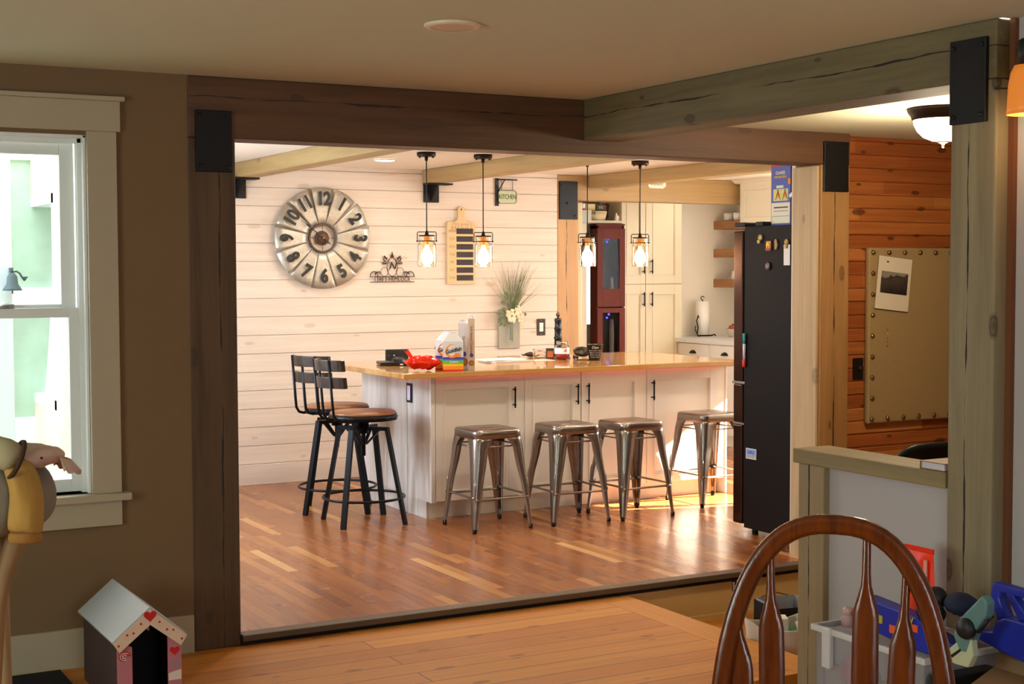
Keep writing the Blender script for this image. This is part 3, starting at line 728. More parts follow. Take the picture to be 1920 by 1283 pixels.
# ================================================================ on the white plank wall
m_galv = NT('galvanised_blade'); m_galv.b.inputs['Metallic'].default_value = .55; m_galv.b.inputs['Roughness'].default_value = .42
_v = m_galv.node('ShaderNodeTexVoronoi'); _v.inputs['Scale'].default_value = 90; m_galv.link(m_galv.obj(), _v.inputs['Vector'])
m_galv.base(m_galv.mix(m_galv.noise(m_galv.mapping((1, 1, 1)), 9, 3), m_galv.ramp(_v.outputs['Color'], [(0, '#b3aa98'), (1, '#dcd5c6')]), '#a39a8a')); m_galv = m_galv.m
m_blk = M('black_paint', '#140f0b', .5)
m_ring = M('clock_ring', '#5a463a', .5, .3)
ck = thing('wall_clock', 'large round clock of galvanised windmill blades on the white plank wall', 'clock', (3.810, 9.735, 1.738))
RC = .362
for k in range(12):
    th = PI/2 - 2*PI*k/12
    def f(u, v, th=th):
        hw = math.radians(14.3); a = th + (u-.5)*2*hw; r = .098+(RC-.098)*v
        if v == 1: r -= .0
        r2 = r
        y = -.012 - .026*v*u - .004*v*math.sin(u*PI)
        return (r2*math.cos(a), y, r2*math.sin(a))
    b = MB(); b.grid(f, 9, 5)
    bl = obj('blade', b, m_galv, ck, 0, 0, .0015)
    b = MB(); r = .275; rot = k*PI/6
    if 4 <= k <= 8: rot += PI
    b.T = Matrix.Translation((r*math.cos(th), -.050, r*math.sin(th))) @ Matrix.Rotation(rot, 4, 'Y') @ Matrix.Rotation(PI/2, 4, 'X') @ Matrix.Diagonal((.82, 1, 1, 1))
    b.text(str(k or 12), .132, .002, .0058, spacing=.95)
    obj('numeral', b, m_blk, bl)
b = MB(); b.tube([(.098*math.cos(2*PI*i/48), -.02, .098*math.sin(2*PI*i/48)) for i in range(48)], .007, 8, closed=True)
b.tube([(.088, -.016, 0), (-.088, -.016, 0)], .0022, 6).tube([(0, -.016, .088), (0, -.016, -.088)], .0022, 6)
obj('hub_ring', b, m_ring, ck)
b = MB(); b.lathe([(.036, 0), (.036, .022), (.028, .026), (0, .026)], 28, axis='y'); b.lathe([(.052, 0), (.052, .012), (.036, .014)], 28, axis='y'); obj('hub', b, M('hub_brown', '#54392a', .5, .3), ck)
def hand(L, tail, ang, w, y, mid):
    b = MB(); s = Matrix.Rotation(-(PI/2-ang), 4, 'Y'); b.T = Matrix.Rotation(PI/2-ang, 4, 'Y') if False else Matrix.Rotation(-ang+PI/2, 4, 'Y')
    b.prism([(-w, -tail), (w, -tail), (w*.7, L*.55), (w*mid, L*.66), (w*.6, L*.78), (w*.2, L), (-w*.2, L), (-w*.6, L*.78), (-w*mid, L*.66), (-w*.7, L*.55)], y-.002, y, 'xz')
    return b
obj('minute_hand', hand(.215, .055, math.radians(142), .0045, -.034, 2.2), m_blk, ck)
obj('hour_hand', hand(.075, .02, math.radians(-40), .0045, -.038, 1.4), m_blk, ck)
obj('hand_cap', MB().lathe([(.010, .026), (.010, .044), (0, .048)], 14, axis='y'), M('brass_cap', '#b08d4a', .3, .9), ck)

# address sign
m_rust = M('dark_brown_iron', '#3a281c', .5, .5)
ad = thing('address_sign', 'dark iron scroll sign with the letter N, between clock and menu board', 'wall sign', (4.362, 9.742, 1.44))
b = MB().box(-.178, .178, -.004, 0, .018, .023).box(-.178, .178, -.004, 0, -.021, -.016)
obj('rail', b, m_rust, ad)
b = MB(); b.T = Matrix.Translation((0, -.002, .001)) @ Matrix.Rotation(PI/2, 4, 'X') @ Matrix.Diagonal((.74, 1, 1, 1)); b.text('1348 S HEMLOCK', .050, .0015, -.0004, spacing=1.04); obj('lettering', b, m_rust, ad)
b = MB()
el = lambda cx, cz, rx, rz, a0=0, a1=2*PI, n=28: [(cx+rx*math.cos(a0+(a1-a0)*i/n), -.002, cz+rz*math.sin(a0+(a1-a0)*i/n)) for i in range(n+1)]
b.tube(el(0, .092, .042, .068), .0021, 6)
for s in (-1, 1):
    b.tube(el(s*.062, .056, .030, .032), .0018, 6)
    b.tube(el(s*.115, .035, .018, .018, 0, 2*PI*.9), .0024, 6)
    b.tube([(s*.087, -.002, .048), (s*.105, -.002, .058), (s*.125, -.002, .054), (s*.14, -.002, .04)], .0024, 6)
    b.tube(el(s*.145, .022, .031, .036, 0, PI), .003, 6)
obj('scrollwork', b, m_rust, ad)
b = MB(); b.T = Matrix.Translation((0, -.002, .098)) @ Matrix.Rotation(PI/2, 4, 'X'); b.text('N', .075, .0015, .0008, shear=.3)
b.T = Matrix.Identity(4)
b.tube([(-.012, -.002, .125), (-.022, -.002, .128), (-.028, -.002, .120), (-.022, -.002, .114)], .0016, 6).tube([(.022, -.002, .125), (.030, -.002, .130), (.035, -.002, .122), (.028, -.002, .114)], .0016, 6)
b.tube([(-.018, -.002, .072), (-.026, -.002, .066), (-.032, -.002, .073), (-.026, -.002, .079)], .0016, 6)
obj('initial', b, m_rust, ad)
b = MB()
b.prism([(-.014, .158), (.014, .158), (.010, .168), (.017, .170), (.006, .180), (0, .205), (-.006, .180), (-.017, .170), (-.010, .168)], -.004, 0)
b.tube(el(0, .100, .036, .060, .5, PI-.5), .0024, 6)
for s in (-1, 1):
    for (x, z, a) in ((.045, .155, .8), (.060, .135, .2), (.052, .118, -.6), (.068, .150, 1.2), (.072, .122, -.3), (.058, .165, 1.0)):
        c, q = math.cos(a), math.sin(a); P = [(-.012, 0), (0, .006), (.014, 0), (0, -.006)]
        o_ = [(s*(x+c*u-q*w), z+q*u+c*w) for u, w in P]; b.prism(o_ if s > 0 else o_[::-1], -.004, 0)
    b.tube([(s*.030, -.002, .140), (s*.048, -.002, .148), (s*.062, -.002, .160), (s*.070, -.002, .172)], .0016, 6)
    b.tube([(s*.045, -.002, .135), (s*.060, -.002, .118), (s*.078, -.002, .108)], .0016, 6)
obj('leaf_ornament', b, m_rust, ad)

# menu board
m_menu = M('menu_board_wood', '#d3b587', .55, var=.06, vs=4, stretch=(6, 1, 1))
mn = thing('menu_board', 'wooden cutting board shaped menu with seven black slots on the white plank wall', 'menu board', (4.927, 9.748, 1.40))
out = [(-.119, 0), (-.113, -.0), (.113, 0), (.119, .006), (.119, .462), (.113, .470), (.055, .472), (.034, .482), (.028, .500), (.028, .548)]
out += [(.0+.030*math.cos(a), .555+.030*math.sin(a)) for a in [PI*i/8 for i in range(9)]]
out += [(-.028, .548), (-.028, .500), (-.034, .482), (-.055, .472), (-.113, .470), (-.119, .462), (-.119, .006)]
obj('board', MB().prism(out, -.018, 0), m_menu, mn, .002)
obj('hanging_hole', MB().lathe([(.006, 0), (.006, .0007), (0, .0007)], 12, (0, -.018, .562), 'y'), m_blk, mn)
m_slate = M('chalk_slot', '#2b211d', .6)
for k in range(7):
    obj('chalk_slot', MB().box(-.042, .098, -.0195, -.018, .028+k*.0583, .070+k*.0583), m_slate, mn)
m_burn = M('engraved_brown', '#a5835a', .7)
b = MB(); b.T = Matrix.Translation((0, -.0185, .368+.085)) @ Matrix.Rotation(PI/2, 4, 'X'); b.text("This week's", .036, .0004, -.0003, shear=.4)
b.T = Matrix.Translation((0, -.0185, .455-.04)) @ Matrix.Rotation(PI/2, 4, 'X'); 
b.text('MENU', .058, .0004, -.0005, spacing=1.15)
for k, d in enumerate(['SUN', 'SAT', 'FRI', 'THU', 'WED', 'TUE', 'MON']):
    b.T = Matrix.Translation((-.078, -.0185, .049+k*.0583)) @ Matrix.Rotation(PI/2, 4, 'X') @ Matrix.Diagonal((.8, 1, 1, 1)); b.text(d, .030, .0004, 0)
obj('lettering', b, m_burn, mn)

# kitchen hanging sign
ks = thing('hanging_sign', 'small pale green KITCHEN sign on chains from a black wall bracket', 'sign', (5.24, 9.745, 2.0))
b = MB().box(-.018, .012, -.006, 0, -.005, .205); b.box(-.012, .010, -.012, 0, .135, .15)
b.tube([(0, -.01, .195), (.17, -.01, .195)], .005, 6).tube([(0, -.01, .10), (.035, -.01, .15), (.06, -.01, .192)], .004, 6); obj('bracket', b, m_blk, ks)
b = MB()
for x in (.035, .13):
    for k in range(7): b.tube([(x+.004*math.cos(q), -.01, .117+k*.0115+.0065*math.sin(q)) for q in [2*PI*i/8 for i in range(8)]], .0012, 5, closed=True)
obj('chain', b, m_blk, ks)
P = [(.018, .015), (.145, .015), (.160, .028), (.160, .100), (.145, .113), (.018, .113), (.005, .100), (.005, .028)]
obj('sign_board', MB().prism(P, -.014, -.007), M('sage_sign', '#b9c09a', .6), ks, .001)
b = MB()
for i in range(8):
    a, c = P[i], P[(i+1) % 8]; b.bar((a[0], -.0145, a[1]), (c[0], -.0145, c[1]), .003, .004, (0, 1, 0))
b.T = Matrix.Translation((.083, -.0145, .064)) @ Matrix.Rotation(PI/2, 4, 'X') @ Matrix.Diagonal((.72, 1, 1, 1)); b.text('KITCHEN', .050, .0006, 0)
obj('lettering', b, m_blk, ks)
# laundry sign
ls = thing('small_oval_sign', 'small white oval sign with grey lettering on the tie beam', 'sign', (6.712, 9.7515, 2.165))
P = [(-.085, .040), (-.085, .012), (-.062, 0), (.060, 0), (.088, .018), (.088, .068), (.070, .078), (-.070, .078), (-.085, .066)]
obj('plaque', MB().prism(P, -.008, 0), M('plaque_cream', '#efe4cd', .5), ls, .001)
b = MB(); b.T = Matrix.Translation((0, -.0085, .036)) @ Matrix.Rotation(PI/2, 4, 'X') @ Matrix.Diagonal((.75, 1, 1, 1)); b.text('LAUNDRY', .036, .0006, 0); obj('lettering', b, M('grey_ink', '#6d6459', .6), ls)

# flower board
m_wood_grey = M('grey_barn_board', '#a39e8d', .7, var=.18, vs=4, stretch=(14, 1, 1))
vb = thing('wall_vase', 'grey board with a hanging glass bottle on the white plank wall beside the light switch', 'wall vase', (5.338, 9.748, .905))
obj('board', MB().box(-.094, .090, -.018, 0, 0, .30), m_wood_grey, vb, .002)
obj('bottle', MB().lathe([(0, .045), (.011, .047), (.011, .05), (.012, .2), (.026, .262), (.024, .262), (.010, .2), (.009, .052)], 18, (0.0, -.045, 0)), glass_mat('thin_glass', '#e8f0ea', .05, 1.2), vb)
b = MB(); b.tube([(.013*math.cos(q), -.045+.013*math.sin(q), .215) for q in [2*PI*i/14 for i in range(14)]], .002, 5, closed=True).tube([(0, -.018, .215), (0, -.032, .215)], .002, 5); obj('wire_loop', b, m_hinge, vb)
bq = thing('flower_spray', 'spray of green grass and cream blossoms standing in the wall bottle', 'flowers', (5.338, 9.703, 1.165))
random.seed(11)
m_grass = M('dried_grass', '#6f7a4e', .7, var=.35, vs=20); m_leaf = M('olive_leaf', '#66704c', .6, var=.3, vs=30); m_petal = M('cream_petal', '#efdcb8', .6, var=.08, vs=30)
b = MB()
for i in range(70):
    a = random.gauss(.10, .30); L = random.uniform(.28, .44); yb = random.uniform(-.25, .10); bend = random.uniform(-.10, .14)
    pts = []; 
    for k in range(6):
        q = k/5; pts.append((math.sin(a)*L*q+bend*q*q*.6, min(.030, yb*L*q*.5), math.cos(a)*L*q - abs(bend)*q*q*.2))
    b.tube(pts, [.0013, .0016, .0016, .0013, .001, .0005], 4, smooth=False)
o = obj('grass_blades', b, m_grass, bq); o['kind'] = 'stuff'
def leaf(mb, p, a, L, w, tilt=0):
    c, s = math.cos(a), math.sin(a); P = [(0, 0), (.3, .5), (.65, .45), (1, 0), (.65, -.45), (.3, -.5)]
    mb.add([(p[0]+c*u*L-s*v*w, p[1]-math.sin(u*PI)*.006+tilt*u*L, p[2]+s*u*L+c*v*w) for u, v in P], [(0, 1, 2, 3), (0, 3, 4, 5)])
b = MB()
for (x, z, a, L) in ((-.04, .105, 2.3, .05), (-.05, .085, 2.9, .05), (-.045, .13, 1.9, .05), (-.06, .10, 3.3, .045), (-.02, .14, 1.7, .05), (-.06, -.01, 2.8, .055), (-.075, -.02, 3.4, .055), (-.07, .01, 2.3, .05), (-.09, -.03, 3.9, .05), (-.05, -.05, 4.1, .05), (-.10, 0, 2.9, .04), (-.08, -.06, 3.7, .045), (.0, .10, 1.2, .05), (.02, .05, .8, .05), (-.05, .03, 2.6, .05), (.09, .01, -.4, .04)): leaf(b, (x, -.015, z), a, L, .026)
b.tube([(0, .0, -.06), (-.03, -.01, .03), (-.045, -.012, .12)], .002, 5).tube([(0, 0, -.06), (-.05, -.01, -.01), (-.09, -.012, -.02)], .002, 5).tube([(0, 0, -.06), (.03, -.01, .03), (.07, -.01, .03), (.085, -.01, -.06)], .002, 5)
obj('leaves', b, m_leaf, bq)
def blossom(x, y, z, r):
    mb = MB()
    for k in range(5):
        q = 2*PI*k/5+random.random(); mb.ball((x+r*.6*math.cos(q), y+random.uniform(-.004, .004), z+r*.6*math.sin(q)), (r*.55, r*.30, r*.55), 7, 5)
    mb.ball((x, y-.004, z), r*.3, 6, 4); obj('blossom', mb, m_petal, bq)
for x, z, r in ((-.035, -.005, .022), (-.005, .02, .024), (.015, -.015, .022), (-.02, -.035, .022), (.04, .01, .018), (.01, -.045, .018), (.055, .035, .014), (.065, .012, .014), (.048, -.015, .014), (.072, -.02, .014), (.06, -.045, .014), (.08, -.05, .012), (.07, -.075, .012), (.086, -.085, .010), (.05, .06, .012), (-.045, .02, .016), (.076, -.105, .009), (.085, .0, .011), (.035, .04, .014)): blossom(x, -.022+random.uniform(-.008, .004), z, r)

m_plate_bronze = M('bronze_plate', '#3b2f27', .4, .5)
o = thing('light_switch', 'bronze light switch plate on the white plank wall beside the pale post', 'light switch', (5.626, 9.75, 1.062))
obj('plate', MB().box(-.038, .038, -.006, 0, -.065, .065), m_plate_bronze, o, .003)
obj('rocker', MB().box(-.017, .017, -.010, -.006, -.034, .034), M('rocker_white', '#efe6da', .4), o, .002)
obj('screw', MB().lathe([(.004, .006), (.004, .0075), (0, .008)], 8, (0, 0, -.050), 'y').lathe([(.004, .006), (.004, .0075), (0, .008)], 8, (0, 0, .050), 'y'), m_hinge, o)
# ================================================================ things on the island worktop
Z = .9025
m_card = M('carton_white', '#d9d5cc', .45)
m_text = M('print_black', '#17130f', .5)
m_org = M('print_orange', '#f08a1e', .45); m_yel = M('print_yellow', '#f2c11f', .45); m_pur = M('print_violet', '#4a3a9a', .45)
m_blu = M('print_blue', '#3f78c8', .45); m_grn = M('print_green', '#7dbb3a', .45); m_redp = M('print_red', '#d5281a', .35)
m_wht = M('print_white', '#f2efe9', .45); m_brn = M('print_brown', '#8a4c22', .5)
def carton(loc, rz, label, wht):
    w, d, h, hp = .122, .110, .178, .225
    t = thing('snack_carton', label, 'snack carton', (*loc, Z), rz, 'snack cartons on the worktop')
    b = MB().use(wht).box(-w/2, w/2, -d/2, d/2, 0, h)
    # gable: ridge runs left-right and folds in
    b.add([(-w/2, -d/2, h), (w/2, -d/2, h), (w/2, d/2, h), (-w/2, d/2, h), (-w*.16, 0, hp), (w*.16, 0, hp), (-w*.12, .002, hp+.006), (w*.12, .002, hp+.006), (-w*.12, -.002, hp+.006), (w*.12, -.002, hp+.006)],
          [(0, 1, 5, 4), (2, 3, 4, 5), (1, 2, 5), (3, 0, 4), (4, 5, 9, 8), (5, 4, 6, 7), (8, 9, 7, 6)])
    e = .0006
    for s, ax in ((-1, 'f'), (-1, 's')):
        for (z0, z1, m) in ((0, .010, m_redp), (.010, .030, m_org), (.030, .044, m_yel), (.044, .064, m_grn), (.064, .072, m_blu), (.072, .084, m_pur)):
            b.use(m)
            if ax == 'f': b.box(-w/2, w/2, -d/2-e, -d/2, z0, z1)
            else: b.box(-w/2-e, -w/2, -d/2, d/2, z0, z1)
    obj('box', b, None, t)
    b = MB()
    def disc(cx, cz, r, m, y, ax):
        b.use(m)
        if ax == 'f': b.lathe([(r, 0), (r, e), (0, e)], 28, (cx, -d/2-y, cz), 'y', False)
        else: b.lathe([(0, -e), (r, -e), (r, 0)], 28, (-w/2-y, cx, cz), 'x', False)
    for ax in 'fs':
        disc(-.004, .120, .042, m_org, .0008, ax); disc(.002, .123, .036, wht, .0016, ax)
        # the little fish
        b.use(m_org)
        P = [(x*1.2, z*1.2+.004) for x, z in [(.008, .076), (.018, .088), (.032, .086), (.044, .078), (.040, .070), (.020, .066), (.006, .066), (-.006, .062), (-.002, .072)]]
        if ax == 'f': b.prism([(x-.008, z) for x, z in P], -d/2-.0036, -d/2-.0026, 'xz')
        else: b.prism([(x-.008, z) for x, z in P], -w/2-.0036, -w/2-.0026, 'yz')
        b.use(m_text)
        R = Matrix.Rotation(PI/2, 4, 'X')
        if ax == 'f': b.T = Matrix.Translation((0, -d/2-.0045, .124)) @ Matrix.Rotation(-.22, 4, 'Y') @ R
        else: b.T = Matrix.Translation((-w/2-.0045, 0, .124)) @ Matrix.Rotation(-PI/2, 4, 'Z') @ Matrix.Rotation(-.22, 4, 'Y') @ R
        b.text('Goldfish', .033, .0003, .0004, shear=.25, spacing=.9)
        b.use(m_wht)
        if ax == 'f': b.T = Matrix.Translation((.004, -d/2-.0045, .056)) @ R
        else: b.T = Matrix.Translation((-w/2-.0045, 0, .052)) @ Matrix.Rotation(-PI/2, 4, 'Z') @ R
        b.text('Colors', .018, .0003, .0003, shear=.2); b.T = Matrix.Identity(4)
    obj('printed_logo', b, None, t)
    return t
carton((3.872, 7.765), math.radians(-26), 'snack carton with a gabled top and rainbow band, its front turned to the red bag', m_card)
carton((3.905, 7.925), math.radians(-32), 'snack carton half hidden behind the other gabled carton', M('carton_pale', '#dfe4ea', .45))

# two tall cookie bags
def tall_pack(loc, rz, w, d, h, label, face, side, title):
    t = thing('cookie_pack', label, 'cookie pack', (*loc, Z), rz, 'tall cookie packs on the worktop')
    b = MB().use(face)
    b.box(-w/2, w/2, -d/2, d/2, 0, h-.012)
    b.use(side).box(-w/2-.0006, -w/2, -d/2, d/2, 0, h-.012)
    b.use(m_wht)
    for k in range(5):
        x0 = -w/2+w*k/5; b.add([(x0, -d/2, h-.012), (x0+w/5, -d/2, h-.012), (x0+w/5, d/2, h-.012), (x0, d/2, h-.012), (x0+random.uniform(-.004, .004), -.006, h+random.uniform(.006, .022)), (x0+w/5, .006, h+random.uniform(.004, .018))], [(0, 1, 5, 4), (2, 3, 4, 5), (1, 2, 5), (3, 0, 4)])
    obj('bag', b, None, t, .003)
    b = MB().use(m_brn).lathe([(.0, .0004), (w*.42, .0004), (w*.42, 0)], 20, (0, -d/2-.0005, .045), 'y', False)
    b.use(M('cookie_face', '#b9783a', .6)).lathe([(.0, .0004), (w*.30, .0004), (w*.30, 0)], 16, (.002, -d/2-.0012, .045), 'y', False)
    b.use(m_pur).lathe([(.0, .0004), (w*.28, .0004), (w*.28, 0)], 16, (0, -d/2-.0008, .092), 'y', False)
    b.use(m_brn); b.T = Matrix.Translation((0, -d/2-.001, h*.57)) @ Matrix.Rotation(PI/2, 4, 'Y') @ Matrix.Rotation(PI/2, 4, 'X'); b.text(title, .021, .0003, .0002)
    b.T = Matrix.Translation((-w/2-.001, 0, h*.60)) @ Matrix.Rotation(-PI/2, 4, 'Z') @ Matrix.Rotation(PI/2, 4, 'Y') @ Matrix.Rotation(PI/2, 4, 'X'); b.text(title, .022, .0003, .0002)
    b.T = Matrix.Identity(4)
    obj('printing', b, None, t)
tall_pack((3.985, 7.745), math.radians(-26), .040, .070, .325, 'tall narrow cookie pack with a tan front, standing right of the gabled carton', M('pack_tan', '#cdb598', .4), M('pack_white', '#e6e9ee', .35), 'Soft Baked Cookies')
tall_pack((3.998, 7.875), math.radians(-26), .060, .060, .292, 'shorter cookie pack tucked behind the tan fronted one', M('pack_grey', '#cfcac6', .4), M('pack_orange', '#c98256', .4), 'Cookies')

# red snack bag lying down
m_bag = M('red_foil_bag', '#e2240f', .22, .15, bump=.3, bs=40)
t = thing('snack_bag', 'crumpled red snack bag lying at the foot of the carton', 'snack bag', (3.715, 7.86, Z), math.radians(-22))
random.seed(4)
def bagf(u, v, s):
    x = (u-.5)*.215; y = (v-.5)*.14; e = (1-(2*u-1)**4)*(1-(2*v-1)**4); h = .034*e*(1+.35*math.sin(u*13+v*4)*math.cos(v*9-u*3))
    lift = .0 if u < .8 else (u-.8)*.0
    return (x+.006*math.sin(v*17), y*(1-.15*math.sin(u*PI)), .050+s*h+lift)
b = MB().use(m_bag); b.grid(lambda u, v: bagf(u, v, 1), 40, 26); b.grid(lambda u, v: bagf(u, 1-v, -1), 40, 26); wrinkle(b, .004, 38); obj('bag', b, None, t)
b = MB().use(m_bag)
b.grid(lambda u, v: (-.10+.07*u+.012*math.sin(v*9), .01+.07*(v-.5), .045+.085*(1-u)*(1-.3*v)+.006*math.sin(v*14+u*5)), 8, 10)
obj('torn_flap', b, None, t, 0, 0, .0008)
b = MB().use(m_wht).grid(lambda u, v: (-.045+.06*u, .035*(v-.5)-.020, .078-.020*u+.004*math.sin(u*9)), 6, 5)
b.use(m_yel).grid(lambda u, v: (-.02+.07*u, -.055+.02*(v-.5), .058-.012*u), 6, 4)
b.use(m_pur).grid(lambda u, v: (-.075+.03*u, -.050+.022*(v-.5), .050), 4, 4)
obj('printed_label', b, None, t, 0, 0, .0006)

# laptop, mouse, speaker
m_lap = M('laptop_black', '#100e0d', .35, .2); m_spk = M('speaker_cloth', '#171311', .8)
t = thing('laptop', 'closed black laptop lying flat on the worktop in front of the speaker', 'laptop', (3.83, 8.43, Z), math.radians(-16))
obj('base', MB().box(-.145, .145, -.10, .10, .003, .014), m_lap, t, .004); obj('lid', MB().box(-.145, .145, -.10, .10, .0145, .022), m_lap, t, .003)
obj('sticker', MB().box(-.02, .0, -.1006, -.100, .005, .013), m_wht, t)
t = thing('computer_mouse', 'black computer mouse resting on the closed laptop', 'computer mouse', (3.80, 8.40, Z+.0222), math.radians(10))
b = MB(); b.grid(lambda u, v: (.052*math.cos(2*PI*u)*math.cos(v*PI/2), .030*math.sin(2*PI*u)*math.cos(v*PI/2), .031*math.sin(v*PI/2)**.8), 20, 7, cu=True); obj('shell', b, m_lap, t)
obj('wheel', MB().lathe([(.0, -.004), (.007, -.004), (.007, .004), (0, .004)], 12, (.03, 0, .026), 'y'), m_spk, t)
obj('cable', MB().tube([(.05, 0, .006), (.075, .01, .022), (.080, .02, .012), (.070, .05, .004), (.02, .07, .002)], .0016, 6), m_lap, t)
t = thing('small_speaker', 'small black block speaker standing at the back of the worktop', 'speaker', (3.925, 8.70, Z), math.radians(-20))
obj('case', MB().box(-.075, .075, -.028, .028, .002, .082), m_spk, t, .008, seg=3)
obj('knob', MB().lathe([(.006, 0), (.006, .004), (0, .005)], 10, (-.02, -.028, .045), 'y').lathe([(.003, 0), (.003, .002), (0, .003)], 8, (-.055, -.028, .045), 'y'), m_hinge, t)
obj('foot', MB().box(-.065, -.055, -.02, .02, 0, .003).box(.055, .065, -.02, .02, 0, .003), m_lap, t)

# papers, dark glasses case
m_paper = M('paper_white', '#e9e3dc', .7); m_mag = M('magazine_cover', '#cfc6bd', .4)
def sheet(name, loc, rz, w, d, th, mat, label, cat, z): 
    o = obj(name, MB().box(-w/2, w/2, -d/2, d/2, 0, th), mat, None, .0004); o.location = (*loc, z); o.rotation_euler = (0, 0, rz); return tag(o, label, cat)
sheet('magazine', (4.56, 8.36), math.radians(4), .30, .22, .009, m_mag, 'grey magazine at the bottom of the paper pile on the worktop', 'magazine', Z)
sheet('magazine', (4.53, 8.38), math.radians(-8), .28, .21, .006, m_paper, 'pale magazine lying between the grey one and the loose sheet', 'magazine', Z+.0092)
sheet('paper_sheet', (4.56, 8.39), math.radians(12), .27, .20, .0012, m_paper, 'loose white sheet topmost on the paper pile', 'paper', Z+.0155)
sheet('paper_sheet', (4.80, 8.36), math.radians(-6), .20, .13, .0015, m_paper, 'white folded sheet lying right of the paper pile', 'paper', Z)
t = thing('dark_pouch', 'small dark brown pouch lying near the back edge below the wall vase', 'pouch', (4.955, 8.72, Z))
b = MB().ball((0, 0, .018), (.045, .03, .0175), 16, 8, .06); b.tube([(-.04, 0, .020), (-.065, 0, .014), (-.072, .01, .020)], [.010, .005, .003], 8); obj('body', b, M('pouch_brown', '#33251e', .6), t)

# photo block / tin
t = thing('photo_tin', 'small dark tin with an orange picture left of the glass jar', 'tin', (4.975, 8.50, Z), math.radians(-25))
obj('body', MB().box(-.026, .026, -.022, .022, 0, .070), M('tin_brown', '#3a2119', .35), t, .003)
obj('picture', MB().box(-.019, .021, -.0232, -.022, .010, .052), M('tin_picture', '#b5653c', .4, var=.5, vs=70), t)
t = thing('clear_tub', 'clear plastic tub behind the small dark tin', 'tub', (4.955, 8.60, Z))
obj('tub', MB().lathe([(.0, 0), (.045, 0), (.052, .060), (.054, .060), (.047, -.0), ], 24), glass_mat('clear_plastic', '#fbf3ee', .05, 1.12), t)
# peppermill
t = thing('pepper_mill', 'tall black turned pepper mill standing behind the glass jar', 'pepper mill', (5.135, 8.66, Z))
m_mill = M('mill_black', '#191b20', .25, .3)
obj('body', MB().lathe([(0, 0), (.033, 0), (.033, .02), (.028, .03), (.026, .12), (.030, .125), (.030, .135), (.025, .14), (.024, .185), (.028, .19), (.028, .20), (.023, .205), (.023, .245), (.026, .25), (.026, .262), (.018, .268), (0, .268)], 24), m_mill, t)
obj('knob', MB().lathe([(.007, .2685), (.007, .278), (.014, .284), (.015, .296), (.009, .306), (0, .309)], 20), M('mill_top', '#4a362c', .3, .5), t)
# swing top jar
t = thing('glass_jar', 'swing top glass jar with a printed cherry and red base, before the pepper mill', 'jar', (4.985, 8.355, Z))
m_clear = glass_mat('clear_jar_glass', '#f7f1ef', .02, 1.25)
obj('body', MB().lathe([(0, .0), (.047, .0), (.050, .006), (.050, .085), (.044, .096), (.036, .100), (.036, .104), (.034, .104), (.034, .098), (.042, .094), (.047, .084), (.047, .008), (0, .004)], 32), m_clear, t)
obj('red_filling', MB().lathe([(0, .0045), (.0455, .0085), (.0455, .040), (0, .036)], 28), M('red_syrup', '#b3112a', .3), t)
b = MB().use(m_wht).lathe([(.0502, .040), (.0502, .080)], 32, caps=False); 
obj('frosted_band', b, M('frosted_pink', '#e6cfd2', .5, alpha=.55), t)
b = MB().use(m_redp).ball((-.008, -.0505, .062), (.006, .002, .006), 8, 6).ball((.002, -.0505, .058), (.005, .002, .005), 8, 6); b.use(m_text).tube([(-.006, -.0515, .066), (0, -.0515, .072), (.010, -.0505, .068)], .0015, 5); obj('cherry_print', b, None, t)
obj('lid', MB().lathe([(0, .118), (.030, .118), (.036, .112), (.036, .105), (0, .105)], 28), m_clear, t)
b = MB()
b.tube([(.0375*math.cos(2*PI*i/24), .0375*math.sin(2*PI*i/24), .101) for i in range(24)], .002, 6, closed=True)
for s in (-1, 1): b.tube([(s*.038, -.01, .098), (s*.046, -.005, .112), (s*.042, 0, .124), (s*.02, 0, .122)], .002, 6)
obj('wire_clasp', b, m_hinge, t)
t = thing('measuring_scoop', 'red plastic scoop leaning left of the glass jar', 'scoop', (5.055, 8.47, Z), math.radians(-20))
obj('handle', MB().bar((-.055, 0, .062), (.02, -.01, .012), .022, .008), M('scoop_red', '#e0402c', .35), t, .003)
obj('cup', MB().lathe([(.012, .0), (.020, .022), (.0185, .022), (.011, .002)], 18, (.030, -.012, .001)), M('scoop_red_cup', '#e0402c', .35), t)
t = thing('dark_bowl', 'dark bowl lying on its side in clear plastic between jar and dip tub', 'bowl', (5.115, 8.33, Z), math.radians(-28))
b = MB(); b.T = Matrix.Translation((.01, .01, .030)) @ Matrix.Rotation(.45, 4, 'X') @ Matrix.Diagonal((1, 1, .7, 1)); b.lathe([(0, 0), (.03, .002), (.052, .018), (.060, .042), (.056, .042), (.048, .02), (.028, .006), (0, .004)], 24); obj('bowl', b, M('bowl_dark', '#2c2019', .35), t)
obj('clear_cover', MB().lathe([(.076, 0), (.074, .03), (.055, .062), (.0, .080)], 24, (.0, .0, .001)), glass_mat('clear_dome', '#f6f0e8', .06, 1.1), t)
